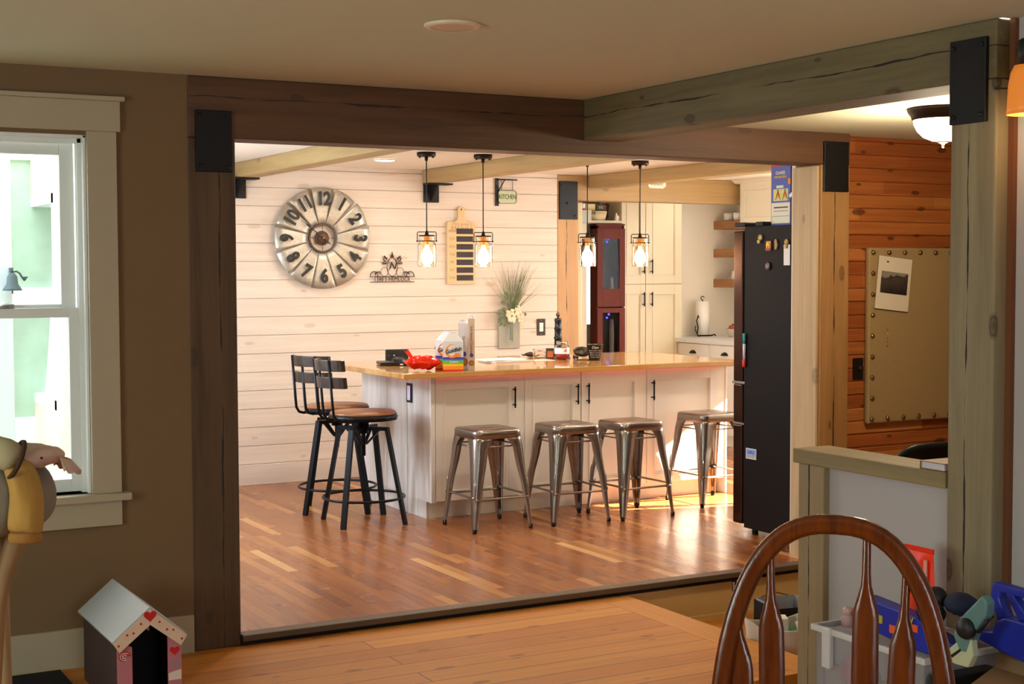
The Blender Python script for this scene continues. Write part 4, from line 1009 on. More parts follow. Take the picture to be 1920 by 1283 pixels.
# dip tub
t = thing('snack_tub', 'black tapered tub with white handwriting standing near the front edge of the worktop', 'tub', (5.125, 8.165, Z), math.radians(-28))
m_tub = M('tub_black', '#17110f', .4)
obj('tub', MB().lathe([(0, .0), (.036, .0), (.038, .004), (.054, .104), (.057, .104), (.057, .108), (.053, .108), (.036, .006), (0, .004)], 36), m_tub, t)
b = MB()
def curved(mb, s, size, z, sh=0):
    k = len(mb.v); mb.T = Matrix.Identity(4); mb.text(s, size, .0001, -.0002, shear=sh)
    for i in range(k, len(mb.v)):
        x, y, w = mb.v[i]; r = .0375+.0160*((z+y)/.104)+.0012+w; mb.v[i] = (r*math.sin(x/.05), -r*math.cos(x/.05), z+y)
curved(b, 'Dips', .024, .088, .2)
for z, s in ((.067, 'Brown Sugar Cream'), (.053, 'Maple Caramel Dip'), (.039, 'Vanilla Cream Dip'), (.025, 'Orange Topping')): curved(b, s, .0115, z, .15)
obj('lettering', b, M('chalk_white', '#e9e2da', .6), t)
o = obj('crumb_plate', MB().lathe([(0, 0), (.05, 0), (.058, .006), (.056, .0075), (.05, .002), (0, .002)], 28), m_clear); o.location = (5.075, 8.23, Z)
tag(o, 'flat clear lid lying beside the black tapered tub', 'lid')
# ================================================================ beyond the tie beam
pc = thing('pantry_cabinet', 'tall pale pantry cabinet with four doors beyond the tie beam', 'cabinet', (6.862, 10.50, 0))
m_pan = M('pantry_paint', '#d3c6a9', .45)
obj('body', MB().box(.0, .638, .0205, .248, 0, 2.24), m_pan, pc)
for z0, z1, hz in ((.12, 1.377, 1.25), (1.384, 2.235, 1.535)):
    for x0, x1, hx in ((.003, .250+.0, .243), (.256, .636, .306)):
        d = obj('door', shaker_door(MB(), x0, x1, z0, z1, 0, .055 if x0 < .1 else .075, .085, .075, .02, .009), m_pan, pc, .001)
        pull(d, hx-.0 if x0 > .1 else .222, 0, hz, .125)
# hutch
m_hut = M('red_brown_hutch', '#5c1c0c', .7, var=.25, vs=4, stretch=(6, 6, 1)); m_dk = M('hutch_inside', '#1d1512', .6)
hu = thing('display_hutch', 'dark red brown hutch with glass doors and small blue lights left of the pantry cabinet', 'hutch', (6.575, 10.45, 0))
HW = .282; HD = .10; HH = 1.885
b = MB().box(0, .02, 0, HD, 0, HH).box(HW-.02, HW, 0, HD, 0, HH).box(.02, HW-.02, HD-.02, HD, 0, HH).box(0, HW, 0, HD, HH-.03, HH).box(.02, HW-.02, .02, HD-.02, 1.27, 1.285).box(.02, HW-.02, .02, HD-.02, .04, .06).box(-.010, HW+.002, -.012, HD, HH, HH+.015)
obj('case', b, m_hut, hu, .002)
b = MB().box(.021, HW-.021, HD-.025, HD-.021, .06, HH-.04); obj('back_panel', b, m_dk, hu)
m_hg = glass_mat('hutch_glass', '#cfc9c0', .04, 1.1)
for z0, z1 in ((1.19, 1.86), (.10, 1.18)):
    b = MB().box(.0, .055, -.018, 0, z0, z1).box(.225, HW, -.018, 0, z0, z1).box(.055, .225, -.018, 0, z1-(.09 if z0 > 1 else .04), z1).box(.055, .225, -.018, 0, z0, z0+(.155 if z0 > 1 else .06))
    d = obj('door', b, m_hut, hu, .002); obj('pane', MB().box(.055, .225, -.010, -.007, z0+.06, z1-.04), m_hg, d)
for z in (1.775, 1.125):
    obj('blue_light', MB().ball((.140, .02, z), .010, 10, 6), M('blue_led', '#3030ff', .3, emit='#2a2cff', es=14), hu)
    l = bpy.data.lights.new('blue_led_light', 'POINT'); l.energy = .012; l.color = (.1, .12, 1); l.shadow_soft_size = .01
    lo = bpy.data.objects.new('blue_led_light', l); COL.objects.link(lo); lo.location = (6.575+.140, 10.50, z-.03)
for x, y, z, lab in ((.19, .058, 1.286, 'clear glass decanter on the upper shelf of the dark hutch'), (.10, .058, .0605+.0, 'tall clear bottle standing in the lower part of the dark hutch')):
    t = thing('glass_decanter', lab, 'glassware', (6.575+x, 10.442+y, z))
    s_ = 1 if z > 1 else 2.4
    obj('body', MB().lathe([(0, 0), (.022, .0), (.024, .06*s_), (.012, .09*s_), (.012, .12*s_), (.018, .135*s_), (.010, .15*s_), (0, .16*s_)], 18), M('frosted_bottle', '#c9b99a', .2, alpha=.8), t)
t = thing('glass_flute', 'pale tall glass in the lower part of the dark hutch', 'glassware', (6.575+.185, 10.497, .0605))
obj('body', MB().lathe([(.02, 0), (.004, .01), (.004, .5), (.020, .60), (.022, .9), (.016, 1.02)], 18, caps=False), M('pale_flute', '#b9b4ae', .2, alpha=.7), t)
# high shelf with boxes
SZ = 1.9285
b = MB().box(6.42, 6.858, 10.47, 10.74, SZ-.024, SZ-.0005); o = obj('high_shelf', b, m_pan, None, .002)
obj('front_panel', MB().box(6.42, 6.525, 10.445, 10.47, 1.905, 2.012), M('grey_shelf_front', '#c4c4b4', .6), o)
obj('support', MB().box(6.435, 6.495, 10.475, 10.495, 0, SZ-.0245), m_pan, o)
tag(o, 'pale high shelf under the tie beam, above the dark hutch', 'shelf')
def on_shelf(nm, lab, cat, x, y): return thing(nm, lab, cat, (x, y, SZ))
t = on_shelf('storage_basket', 'cream covered basket lying on the high shelf', 'basket', 6.645, 10.58)
obj('basket', MB().lathe([(0, 0), (.085, 0), (.098, .05), (.100, .062), (0, .064)], 24), M('cream_basket', '#dcc8a0', .6), t)
obj('lid', MB().lathe([(0, .065), (.103, .065), (.100, .080), (0, .086)], 24), M('cream_lid', '#e6cfa4', .6), t)
obj('clasp', MB().cbox((-.05, -.092, .062), (.020, .018, .026)), M('green_clasp', '#8fae84', .5), t)
t = thing('red_tub', 'red tub on top of the pale shelf front, behind a pendant cord', 'tub', (6.470, 10.50, SZ)); obj('tub', MB().lathe([(0, 0), (.018, 0), (.024, .15), (.0, .15)], 20), M('coral_tub', '#d9583c', .5), t)
obj('band', MB().lathe([(.0225, .10), (.0245, .13), (.0245, .14)], 20, caps=False), m_wht, t)
t = thing('label_box', 'dark box with light lettering lying on the cream basket', 'box', (6.690, 10.58, SZ+.0865), math.radians(-6))
obj('box', MB().box(-.045, .045, -.03, .03, 0, .050), M('box_charcoal', '#4a3f33', .6), t, .002)
b = MB(); b.T = Matrix.Translation((0, -.0306, .025)) @ Matrix.Rotation(PI/2, 4, 'X'); b.text('FX', .034, .0004, .0004); obj('lettering', b, M('box_print', '#cbb78c', .6), t)
t = thing('cream_box', 'cream cardboard box lying on the basket left of the dark box', 'box', (6.590, 10.59, SZ+.0865)); obj('box', MB().box(-.045, .045, -.03, .03, 0, .055), M('box_cream', '#ead39a', .6), t, .002); obj('flap', MB().box(-.045, .045, -.0305, .031, .0553, .058), M('box_tan', '#c9a96a', .6), t)
t = on_shelf('shell_ornament', 'small white and red spiky ornament at the right end of the high shelf', 'ornament', 6.820, 10.50)
b = MB().use(m_wht).lathe([(.022, 0), (.016, .03), (.004, .065), (0, .07)], 9, (-.010, 0, 0), smooth=False).lathe([(.016, 0), (.012, .02), (.003, .045), (0, .05)], 8, (.018, .01, 0), smooth=False); obj('body', b, None, t); obj('red_patch', MB().ball((.010, -.018, .014), (.010, .006, .010), 8, 6), M('coral', '#d8604a', .6), t)
t = on_shelf('brown_boot', 'dark brown boot standing on the high shelf left of the white ornament', 'boot', 6.792, 10.66)
obj('shaft', MB().tube([(.012, 0, .03), (.010, 0, .08), (.016, 0, .15)], [.026, .024, .028], 12).ball((-.006, 0, .024), (.030, .028, .022), 14, 8), M('boot_brown', '#5d2a16', .5), t)
obj('sole', MB().box(-.034, .034, -.026, .026, 0, .008), m_dk, t, .003)
t = thing('door_trim', 'pale door casing behind the far timber post', 'door casing', (5.98, 9.99, 0)); 
obj('casing', MB().box(0, .16, 0, .02, 0, 2.05), M('casing_cream', '#cfc39c', .6), t, .003); obj('edge_bead', MB().box(.16, .175, .004, .016, 0, 2.05), m_pan, t)

# counter run on the right wall
m_quartz = M('pale_quartz', '#dcdad4', .3, var=.08, vs=18); m_cupp = M('cup_pull_dark', '#2a3030', .35, .7)
cr = thing('base_cabinet', 'white base cabinets along the kitchen right wall under the quartz top', 'cabinet', (7.45, 6.4, 0))
obj('body', MB().box(.021, .84, 0, 4.09, .10, .868), m_cabw, cr)
obj('toe_kick', MB().box(.08, .84, .01, 4.08, 0, .0995), m_cab, cr)
def sdoor(y0, y1, z0, z1, panel=True):
    b = MB(); b.box(0, .0205, y0, y1, z0, z1)
    if panel: b = MB(); b.box(0, .0205, y0, y0+.06, z0, z1).box(0, .0205, y1-.06, y1, z0, z1).box(0, .0205, y0+.06, y1-.06, z1-.06, z1).box(0, .0205, y0+.06, y1-.06, z0, z0+.06).box(.009, .0205, y0+.06, y1-.06, z0+.06, z1-.06)
    return obj('door' if panel else 'drawer', b, m_cabw, cr, .0015)
def cup(parent, y, z):
    b = MB(); n = 8
    vs = []
    for i in range(n+1):
        a = PI*i/n
        for j in range(5):
            c = PI/2*j/4; vs.append((-.024*math.sin(c)*math.sin(a)**.5, y+.045*math.cos(a), z-.012+.030*math.sin(a)*math.cos(c)))
    b.add(vs, [(i*5+j, i*5+j+1, (i+1)*5+j+1, (i+1)*5+j) for i in range(n) for j in range(4)], True); obj('cup_pull', b, m_cupp, parent, 0, 0, .002)
y = 4.085
while y > .1:
    y0 = max(y-.452, .0); d = sdoor(y0+.004, y, .70, .862, False); cup(d, (y0+y)/2, .790); sdoor(y0+.004, y, .11, .693); y = y0
tag(obj('quartz_worktop', MB().box(7.425, 8.295, 6.40, 10.495, .8695, .905), m_quartz, None, .003), 'pale quartz worktop on the white cabinets along the right wall', 'worktop')
tag(obj('quartz_worktop_end', MB().box(7.505, 8.295, 10.4955, 10.745, .8695, .905), m_quartz, None, .003), 'short end piece of pale quartz beside the pantry cabinet', 'worktop')
tag(obj('corner_cabinet', MB().box(7.505, 8.295, 10.51, 10.745, 0, .869), m_cabw, None, .003), 'white corner cabinet filling the end of the right wall run', 'cabinet')
uc = thing('upper_cabinet', 'cream upper cabinet with a crown moulding seen above the fridge', 'cabinet', (7.50, 8.30, 1.884))
obj('body', MB().box(.021, .795, 0, 1.375, 0, .335), M('upper_paint', '#e2dac2', .45), uc)
m_up = bpy.data.materials['upper_paint']
for y0 in (0, .460, .920):
    b = MB(); y1 = y0+.455; b.box(0, .02, y0, y0+.06, 0, .335).box(0, .02, y1-.06, y1, 0, .335).box(0, .02, y0+.06, y1-.06, .275, .335).box(0, .02, y0+.06, y1-.06, 0, .05).box(.008, .02, y0+.06, y1-.06, .05, .275)
    obj('door', b, m_up, uc, .0015)
b = MB(); b.add([(x, y, z) for y in (-.06, 1.44) for x, z in ((.0, .335), (-.045, .3645), (.70, .3645), (.70, .335))], [(0, 1, 2, 3), (4, 7, 6, 5), (0, 4, 5, 1), (1, 5, 6, 2), (2, 6, 7, 3), (3, 7, 4, 0)]); obj('crown', b, m_up, uc)
m_shelf = timber('floating_shelf_wood', '#7a4f2c', '#a8743f', 'y', .5, .3, seed=15)
for z, lab in ((1.872, 'topmost wooden floating shelf between the back wall and the fridge'), (1.617, 'middle wooden floating shelf between the back wall and the fridge'), (1.343, 'lowest wooden floating shelf between the back wall and the fridge')):
    o = obj('floating_shelf', MB().box(8.03, 8.299, 9.95, 10.748, z, z+.075), m_shelf, None, .003); tag(o, lab, 'shelf', 'floating shelves beside the fridge')
m_por = M('white_porcelain', '#efece4', .3)
def mug(x, y, z, lab):
    t = thing('white_cup', lab, 'cup', (x, y, z)); obj('body', MB().lathe([(0, 0), (.030, 0), (.040, .015), (.042, .070), (.039, .070), (.036, .012), (0, .008)], 22), m_por, t); obj('handle', MB().tube([(.040, 0, .055), (.062, 0, .050), (.062, 0, .025), (.040, 0, .018)], .005, 6), m_por, t)
mug(8.10, 10.62, 1.9475, 'white cup on the topmost floating shelf, next to the wall'); mug(8.10, 10.48, 1.9475, 'white cup on the topmost floating shelf, next to the upper cabinet')
t = thing('white_pitcher', 'small white creamer on the lowest floating shelf', 'creamer', (8.12, 10.52, 1.4185)); obj('body', MB().lathe([(0, 0), (.045, 0), (.050, .02), (.040, .062), (.042, .075), (.038, .075), (.034, .06), (0, .01)], 22), m_por, t)
obj('spoon', MB().tube([(-.03, .01, .02), (-.055, .05, .004)], .004, 6), m_por, t)
# paper towel holder
t = thing('paper_towel_holder', 'white paper towel roll on a curled black wire stand on the quartz top', 'paper towel holder', (7.80, 10.60, .9055))
obj('roll', MB().lathe([(.018, .015), (.060, .015), (.060, .315), (.018, .315), (.018, .02)], 32, caps=False), M('paper_towel', '#f1ebe2', .85), t)
b = MB().tube([(0, 0, .006), (0, 0, .33)], .005, 8); b.tube([(.018*math.cos(q), 0, .345+.015*math.sin(q)) for q in [2*PI*i/14 for i in range(12)]], .004, 6)
b.tube([(0, 0, .006), (-.085, -.05, .006), (-.10, -.055, .03), (-.085, -.05, .08), (-.105, -.055, .14), (-.085, -.05, .19), (-.075, -.045, .17)], .006, 7)
b.tube([(0, 0, .006), (.04, -.08, .010), (.055, -.11, .020), (.06, -.12, .006)], .006, 7).tube([(0, 0, .006), (.03, .08, .006)], .006, 7)
b.tube([(-.10, -.055, .03), (-.125, -.06, .06), (-.12, -.06, .10)], .005, 6); obj('wire_stand', b, m_blk, t)
t = thing('fruit_bowl', 'clear bowl of red peppers on the quartz top beside the fridge', 'fruit bowl', (7.93, 10.30, .9055))
obj('bowl', MB().lathe([(0, 0), (.05, 0), (.075, .075), (.072, .075), (.047, .005), (0, .004)], 24), M('bowl_clear', '#e8dcd0', .15, alpha=.5), t)
for i, (x, y, z) in enumerate(((-.03, -.02, .085), (.03, .0, .088), (0, .035, .085), (.0, -.035, .100), (.035, -.03, .085))):
    o = thing('red_pepper', ['red pepper at the near side of the clear bowl', 'red pepper at the fridge side of the clear bowl', 'red pepper at the wall side of the clear bowl', 'red pepper on top of the others in the clear bowl', 'red pepper hanging over the fridge side of the bowl'][i], 'pepper', (7.93+x, 10.30+y, .9055+z), 0, 'red peppers in the clear bowl')
    obj('body', MB().ball((0, 0, 0), (.034, .026, .022), 10, 7, .06), M('pepper_red', '#b8442c', .35), o); obj('stem', MB().tube([(0, 0, .018), (.006, 0, .034)], .004, 6), M('stem_green', '#3d3a20', .6), o)

# ---------------- on the fridge
m_box_b = M('game_box_blue', '#5560a8', .5, var=.15, vs=20); m_box_d = M('game_box_dark', '#3c1512', .5)
t = thing('tall_box', 'tall blue printed cardboard box standing on the fridge', 'cardboard box', (5.155, 6.205, 1.7460), 0)
b = MB().use(m_box_d).box(0, .10, -.0, .165, 0, .335); b.use(m_box_b).box(-.001, 0, .0, .165, .0, .335)
obj('carton', b, None, t, .001)
b = MB()
def px_(y0, y1, z0, z1, m, k=1): b.use(m).box(-.001-.0006*k, -.001, y0, y1, z0, z1)
m_ivory = M('print_ivory', '#dcd9c2', .5); m_py = M('print_pale_yellow', '#d6cf7c', .5); m_bright = M('print_red_strip', '#c2342c', .5)
px_(.004, .161, .012, .125, m_ivory); px_(.02, .145, .135, .20, m_py); px_(.06, .12, .205, .220, m_ivory); px_(.0, .165, .325, .335, m_bright); px_(.0, .02, .225, .255, m_org, 2); px_(.02, .14, .095, .103, m_ring, 2); px_(.02, .14, .078, .081, m_ring, 2); px_(.01, .155, .050, .052, m_ring, 2)
for y0 in (.045, .105):
    b.use(m_org).prism([(y0-.018, .168), (y0, .150), (y0+.018, .168), (y0, .190)], -.0022, -.0016, 'yz')
    for s in (-1, 1): b.use(m_text).bar((-.0028, y0+s*.020, .142), (-.0028, y0-s*.004, .196), .0012, .003)
R2 = Matrix.Rotation(-PI/2, 4, 'Z') @ Matrix.Rotation(PI/2, 4, 'X')
b.use(m_ivory); b.T = Matrix.Translation((-.0022, .085, .288)) @ R2; b.text('GAMES', .026, .0004, .0006)
b.use(m_yel); b.T = Matrix.Translation((-.0022, .085, .266)) @ R2; b.text('FUN BUNDLE', .017, .0004, .0003); b.T = Matrix.Identity(4)
obj('printing', b, None, t)
t = thing('dark_box', 'dark red box standing behind the blue one on the fridge', 'cardboard box', (5.152, 6.02, 1.7460)); obj('carton', MB().box(0, .20, 0, .18, 0, .29), m_box_d, t, .002)
obj('gold_print', MB().box(-.0006, 0, .03, .15, .06, .22), M('gold_print', '#6e3c1a', .5, var=.6, vs=60), t)
t = thing('rolled_paper', 'white paper corner sticking out from behind the blue box', 'paper', (5.14, 6.19, 1.90)); obj('sheet', MB().bar((0, .005, 0), (0, -.05, .035), .004, .018), m_wht, t)
def magnet(label, y, z, make, cat='magnet'):
    t = thing('fridge_magnet', label, cat, (5.1015, y, z), 0, 'magnets on the fridge side'); make(t); return t
m_mag1 = M('magnet_brass', '#a88f5c', .4, .4, var=.4, vs=90); m_mag2 = M('magnet_orange', '#c98a3a', .5, var=.4, vs=70); m_mag3 = M('magnet_clay', '#a08258', .6, var=.3, vs=60)
magnet('round brass coloured clip magnet, topmost on the fridge', 6.389, 1.680, lambda t: (obj('disc', MB().lathe([(0, -.014), (.010, -.012), (.018, -.010), (.020, 0), (0, 0)], 18, axis='x'), m_mag1, t), obj('clip', MB().box(-.016, -.002, -.006, .018, -.032, -.012), m_mag1, t, .002)))
magnet('orange square magnet with an elephant shape on the fridge', 6.319, 1.634, lambda t: (obj('tile', MB().box(-.008, 0, -.021, .021, -.026, .026), m_mag2, t, .003), obj('base_strip', MB().box(-.011, -.008, -.021, .021, -.027, -.013), M('strip_red', '#9a2f20', .5), t), obj('figure', MB().prism([(-.014, -.010), (-.014, .010), (-.004, .016), (.012, .014), (.014, .0), (.010, -.010), (.004, -.010), (.002, .0), (-.006, 0), (-.008, -.010)], -.012, -.008, 'yz'), m_yel, t)))
magnet('irregular clay coloured magnet between the orange one and the note', 6.252, 1.640, lambda t: obj('piece', MB().prism([(-.014, 0), (-.006, -.026), (.012, -.030), (.014, .020), (.006, .032), (-.004, .026)], -.010, 0, 'yz'), m_mag3, t, .003))
magnet('round clip magnet holding the white note on the fridge', 6.166, 1.652, lambda t: (obj('disc', MB().lathe([(0, -.014), (.012, -.012), (.017, -.008), (.018, 0), (0, 0)], 18, axis='x'), m_mag1, t), obj('clip', MB().box(-.014, -.004, -.010, .010, -.034, -.012), m_mag1, t, .002)))
magnet('dark speckled flower magnet below the others on the fridge', 6.322, 1.522, lambda t: obj('flower', MB().ball((-.007, 0, 0), (.008, .022, .022), 12, 7, .12), M('magnet_speckle', '#6d5b57', .4, .3, var=.7, vs=120), t))
o = obj('note_paper', MB().box(-.0036, -.0022, -.027, .025, -.112, 0), m_paper); o.location = (5.1015, 6.166, 1.638); tag(o, 'small white note held by a clip magnet on the fridge', 'note')
t = thing('marker_pen', 'marker with a teal end and red cap held to the fridge side', 'marker', (5.092, 6.524, .95))
obj('barrel', MB().lathe([(.008, .045), (.0085, .135)], 14, (0, 0, 0)), M('marker_white', '#dcd6e2', .4), t); obj('end_plug', MB().lathe([(.009, .135), (.0095, .190), (.004, .194)], 14), M('marker_teal', '#2f9aa5', .4), t)
obj('cap', MB().lathe([(.005, 0), (.010, .005), (.010, .045)], 14), M('marker_red', '#d8382a', .4), t)
t = thing('picture_magnet', 'small blue and white picture magnet low on the fridge side', 'magnet', (5.1015, 6.466, .464))
obj('tile', MB().box(-.004, 0, -.046, .046, -.030, .030), M('magnet_border', '#cdd0d8', .5), t)
b = MB().use(M('picture_sky', '#7c9ad6', .5)).box(-.0046, -.004, -.040, .040, -.004, .024).use(M('picture_sand', '#b0a8a4', .5, var=.4, vs=90)).box(-.0046, -.004, -.040, .040, -.024, -.004).use(M('picture_blue', '#4a6fc0', .5)).prism([(-.03, .002), (.03, .002), (.02, .012), (0, .018), (-.02, .010)], -.0052, -.0046, 'yz'); obj('picture', b, None, t)

# ================================================================ side room behind the half wall
m_burlap = NT('burlap'); m_burlap.b.inputs['Roughness'].default_value = .9
_w = m_burlap.noise(m_burlap.mapping((1, 1, 1)), 220, 2); m_burlap.base(m_burlap.mix(_w, '#8a7048', '#a68a5c')); m_burlap.bump(_w, .3, .002); m_burlap = m_burlap.m
pb = thing('pin_board', 'burlap covered pin board with a row of brass studs on the pine wall', 'pin board', (5.335, 5.8165, .682))
obj('board', MB().box(0, 1.15, -.035, 0, 0, .935), m_burlap, pb, .012, seg=3)
m_stud = M('brass_stud', '#8a744e', .3, .85)
for k in range(9): obj('stud', MB().lathe([(.0145, 0), (.012, .006), (.006, .010), (0, .011)], 12, (.028, -.035, .025+k*.1105), 'y'), m_stud, pb)
for k in range(1, 10):
    for z in (.025, .909): obj('stud', MB().lathe([(.0145, 0), (.012, .006), (.006, .010), (0, .011)], 12, (.028+k*.112, -.035, z), 'y'), m_stud, pb)
for z in (.50, .478, .455, .435, .412): obj('pin', MB().ball((.132, -.038, z), .004, 8, 5), m_stud if z != .478 else M('pale_pin', '#c9b98a', .4), pb)
t = thing('photo_print', 'white print with a dark landscape photograph pinned to the burlap board', 'photograph', (5.498, 5.771, 1.425), 0)
R = Matrix.Rotation(math.radians(6), 4, 'Y')
b = MB(); b.T = R; b.box(-.118, .118, -.0012, 0, -.140, .140); obj('paper', b, M('print_paper', '#d8cbb4', .6), t)
m_photo = NT('dark_landscape'); m_photo.b.inputs['Roughness'].default_value = .4
sp = m_photo.node('ShaderNodeSeparateXYZ'); m_photo.link(m_photo.obj(), sp.inputs[0])
hz = m_photo.math('ADD', sp.outputs[2], m_photo.math('MULTIPLY', m_photo.noise(m_photo.mapping((1, 1, 1)), 18, 4), -.09))
m_photo.base(m_photo.ramp(m_photo.math('MULTIPLY_ADD', hz, 6.0, .55), [(0, '#2a2420'), (.42, '#4a4038'), (.50, '#332c28'), (.56, '#8b8076'), (1, '#6a6058')])); m_photo = m_photo.m
b = MB(); b.T = R; b.box(-.092, .098, -.0018, -.0012, -.054, .062); obj('picture', b, m_photo, t)
obj('push_pin', MB().ball((-.045, -.004, .118), .005, 8, 5), m_blk, t)
t = thing('light_switch', 'black switch plate on the pine wall beside the pin board', 'light switch', (5.293, 5.8175, .976))
obj('plate', MB().box(-.036, .036, -.006, 0, -.058, .058), M('switch_black', '#191412', .4), t, .003); obj('toggle', MB().box(-.002, .012, -.020, -.006, -.002, .014), m_stud, t, .001)
dk = thing('desk', 'pine desk standing below the pin board', 'desk', (5.16, 5.22, -.22))
m_desk = timber('desk_pine', '#9a5a24', '#c8803c', 'x', .4, .4, seed=17)
obj('top', MB().box(0, 1.9, 0, .55, .72, .755), m_desk, dk, .004)
for x in (.06, 1.84):
    for y in (.05, .50): obj('leg', MB().box(x-.03, x+.03, y-.03, y+.03, 0, .7198), m_desk, dk, .003)
ch = thing('office_chair', 'black low backed desk chair behind the half wall', 'office chair', (4.78, 4.72, -.22), math.radians(-4))
m_lea = M('black_leather', '#151211', .38, bump=.2, bs=90)
def cb(u, v):
    a = (u-.5)*1.3; e = 1-abs(2*u-1)**5; return (math.sin(a)*.40, .02+.30*(1-math.cos(a))-.04*v, .62+(.335*v)*(.70+.30*e))
b = MB(); b.grid(cb, 16, 8); obj('backrest', b, m_lea, ch, 0, 1, .03)
obj('back_support', MB().bar((0, .20, .46), (0, .03, .66), .05, .02), m_blk, ch)
obj('seat', MB().lathe([(0, .42), (.22, .42), (.25, .45), (.24, .49), (0, .50)], 28, (0, .22, 0)), m_lea, ch)
obj('pedestal', MB().tube([(0, .22, .08), (0, .22, .42)], .025, 12), m_blk, ch)
b = MB()
for k in range(5): q = 2*PI*k/5; b.bar((0, .22, .09), (.27*math.cos(q), .22+.27*math.sin(q), .06), .04, .025)
obj('base', b, m_blk, ch)
for k in range(5): q = 2*PI*k/5; obj('caster', MB().ball((.27*math.cos(q), .22+.27*math.sin(q), .025), .025, 10, 6), m_blk, ch)
m_dome = M('lit_alabaster', '#fff0d8', .5, emit='#ffdfa8', es=9)
t = thing('ceiling_lamp', 'flush ceiling lamp with a bright white dome and dark rim, partly behind the weathered post', 'ceiling lamp', (4.693, 4.633, 2.1998))
obj('rim', MB().lathe([(.152, 0), (.155, -.004), (.150, -.018), (.136, -.036), (.132, -.050), (.120, -.050), (.0, -.045)], 40), m_lampmetal, t)
obj('glass_dome', MB().lathe([(.1275, -.0505), (.124, -.070), (.110, -.098), (.084, -.124), (.046, -.140), (0, -.144)], 36), m_dome, t)
obj('finial', MB().lathe([(0, -.144), (.028, -.1435), (.020, -.150), (.008, -.154), (.007, -.160), (0, -.161)], 18), m_lampmetal, t); obj('finial_tip', MB().ball((0, 0, -.166), .006, 10, 6), m_stud, t)
l = bpy.data.lights.new('dome_light', 'POINT'); l.energy = 48; l.color = (1, .82, .58); l.shadow_soft_size = .08
lo = bpy.data.objects.new('dome_light', l); COL.objects.link(lo); lo.location = (4.693, 4.633, 1.99)
t = thing('book', 'thin hardback book lying on the half wall cap against the weathered post', 'book', (3.535, 3.515, .8335), math.radians(0))
b = MB().box(0, .15, -.048, .055, .003, .024); obj('pages', b, M('book_pages', '#c9c6cc', .7), t)
obj('cover', MB().box(-.004, .154, -.052, .060, 0, .003).box(-.004, .154, -.052, .060, .024, .027).box(-.004, .154, .055, .060, .003, .024), M('book_cover', '#8a5e3c', .5, var=.4, vs=14), t, .0008)
# ================================================================ dining side
# arrow back chair in the foreground
m_oak = timber('chair_oak', '#451a06', '#7a3810', 'z', .20, 0, None, 2.2, seed=20)
ac = thing('arrow_back_chair', 'polished brown bow back dining chair with arrow shaped spindles, close to the camera', 'chair', (1.936, 2.20, -.22), math.radians(-49.5+0))
H0 = 1.222
def bow(u, w, dz=0):     # outline of the bow: u 0..1 from left foot over the top to the right foot
    a = PI*(1-u); x = math.cos(a); s = math.sin(a)
    return (math.copysign(abs(x)**.78, x)*w, s**.80)
BZ = .66; BH = H0-BZ
lean = lambda z: .10*(z-BZ)
pts = []
for i in range(41):
    x, s = bow(i/40, .232); z = BZ+(BH-.018)*s; 
    pts.append((x, lean(z), z))
b = MB()
vs = []; n = len(pts)
for i, p in enumerate(pts):
    a = Vector(pts[max(0, i-1)]); c = Vector(pts[min(n-1, i+1)]); t_ = (c-a).normalized(); nrm = Vector((0, 1, -.0)).normalized(); o_ = t_.cross(nrm).normalized()
    P = Vector(p)
    for q in range(10):
        an = 2*PI*q/10; cx, cy = math.cos(an), math.sin(an); k = .62
        cx = math.copysign(abs(cx)**k, cx); cy = math.copysign(abs(cy)**k, cy)
        vs.append(P+o_*cx*.0205+nrm*cy*.0170)
b.add(vs, [(i*10+q, i*10+(q+1) % 10, (i+1)*10+(q+1) % 10, (i+1)*10+q) for i in range(n-1) for q in range(10)], True)
obj('bow', b, m_oak, ac)
def spindle(x0, x1, ztop):
    """x0 at the seat, x1 at the bow"""
    prof = [(BZ-.02, .009, .009), (BZ+.02, .010, .008), (BZ+.06, .022, .006), (BZ+.12, .026, .006), (BZ+.24, .027, .006), (ztop-.165, .026, .006), (ztop-.150, .024, .007), (ztop-.125, .017, .008), (ztop-.105, .011, .0085), (ztop-.08, .009, .0085), (ztop-.03, .0085, .0085), (ztop, .008, .008)]
    b = MB(); vs = []; m = 10
    for z, w, d in prof:
        f = (z-BZ)/(ztop-BZ); x = x0+(x1-x0)*f
        for q in range(m):
            an = 2*PI*q/m; cx, cy = math.cos(an), math.sin(an); cx = math.copysign(abs(cx)**.7, cx); cy = math.copysign(abs(cy)**.8, cy)
            vs.append((x+cx*w, lean(z)+cy*d, z))
    b.add(vs, [(i*m+q, i*m+(q+1) % m, (i+1)*m+(q+1) % m, (i+1)*m+q) for i in range(len(prof)-1) for q in range(m)], True)
    obj('spindle', b, m_oak, ac)
for x0, x1, zt in ((-.168, -.200, 1.075), (-.112, -.130, 1.150), (.066, .064, 1.190), (.128, .143, 1.132)): spindle(x0, x1, zt)
b = MB(); b.add([], [])
S = [(.23*math.copysign(abs(math.cos(a))**.7, math.cos(a)), -.20+.22*math.copysign(abs(math.sin(a))**.7, math.sin(a))) for a in [2*PI*i/32 for i in range(32)]]
b.prism(S, BZ-.055, BZ-.015, 'xy'); obj('seat', b, m_oak, ac, .012, seg=3)
for sx in (-1, 1):
    for sy in (-1, 1):
        x, y = sx*.15, -.20+sy*.14; b = MB(); b.tube([(x, y, BZ-.05), (x+sx*.02, y+sy*.02, .42), (x+sx*.035, y+sy*.035, .30), (x+sx*.07, y+sy*.07, 0)], [.014, .022, .016, .011], 12); obj('leg', b, m_oak, ac)
b = MB()
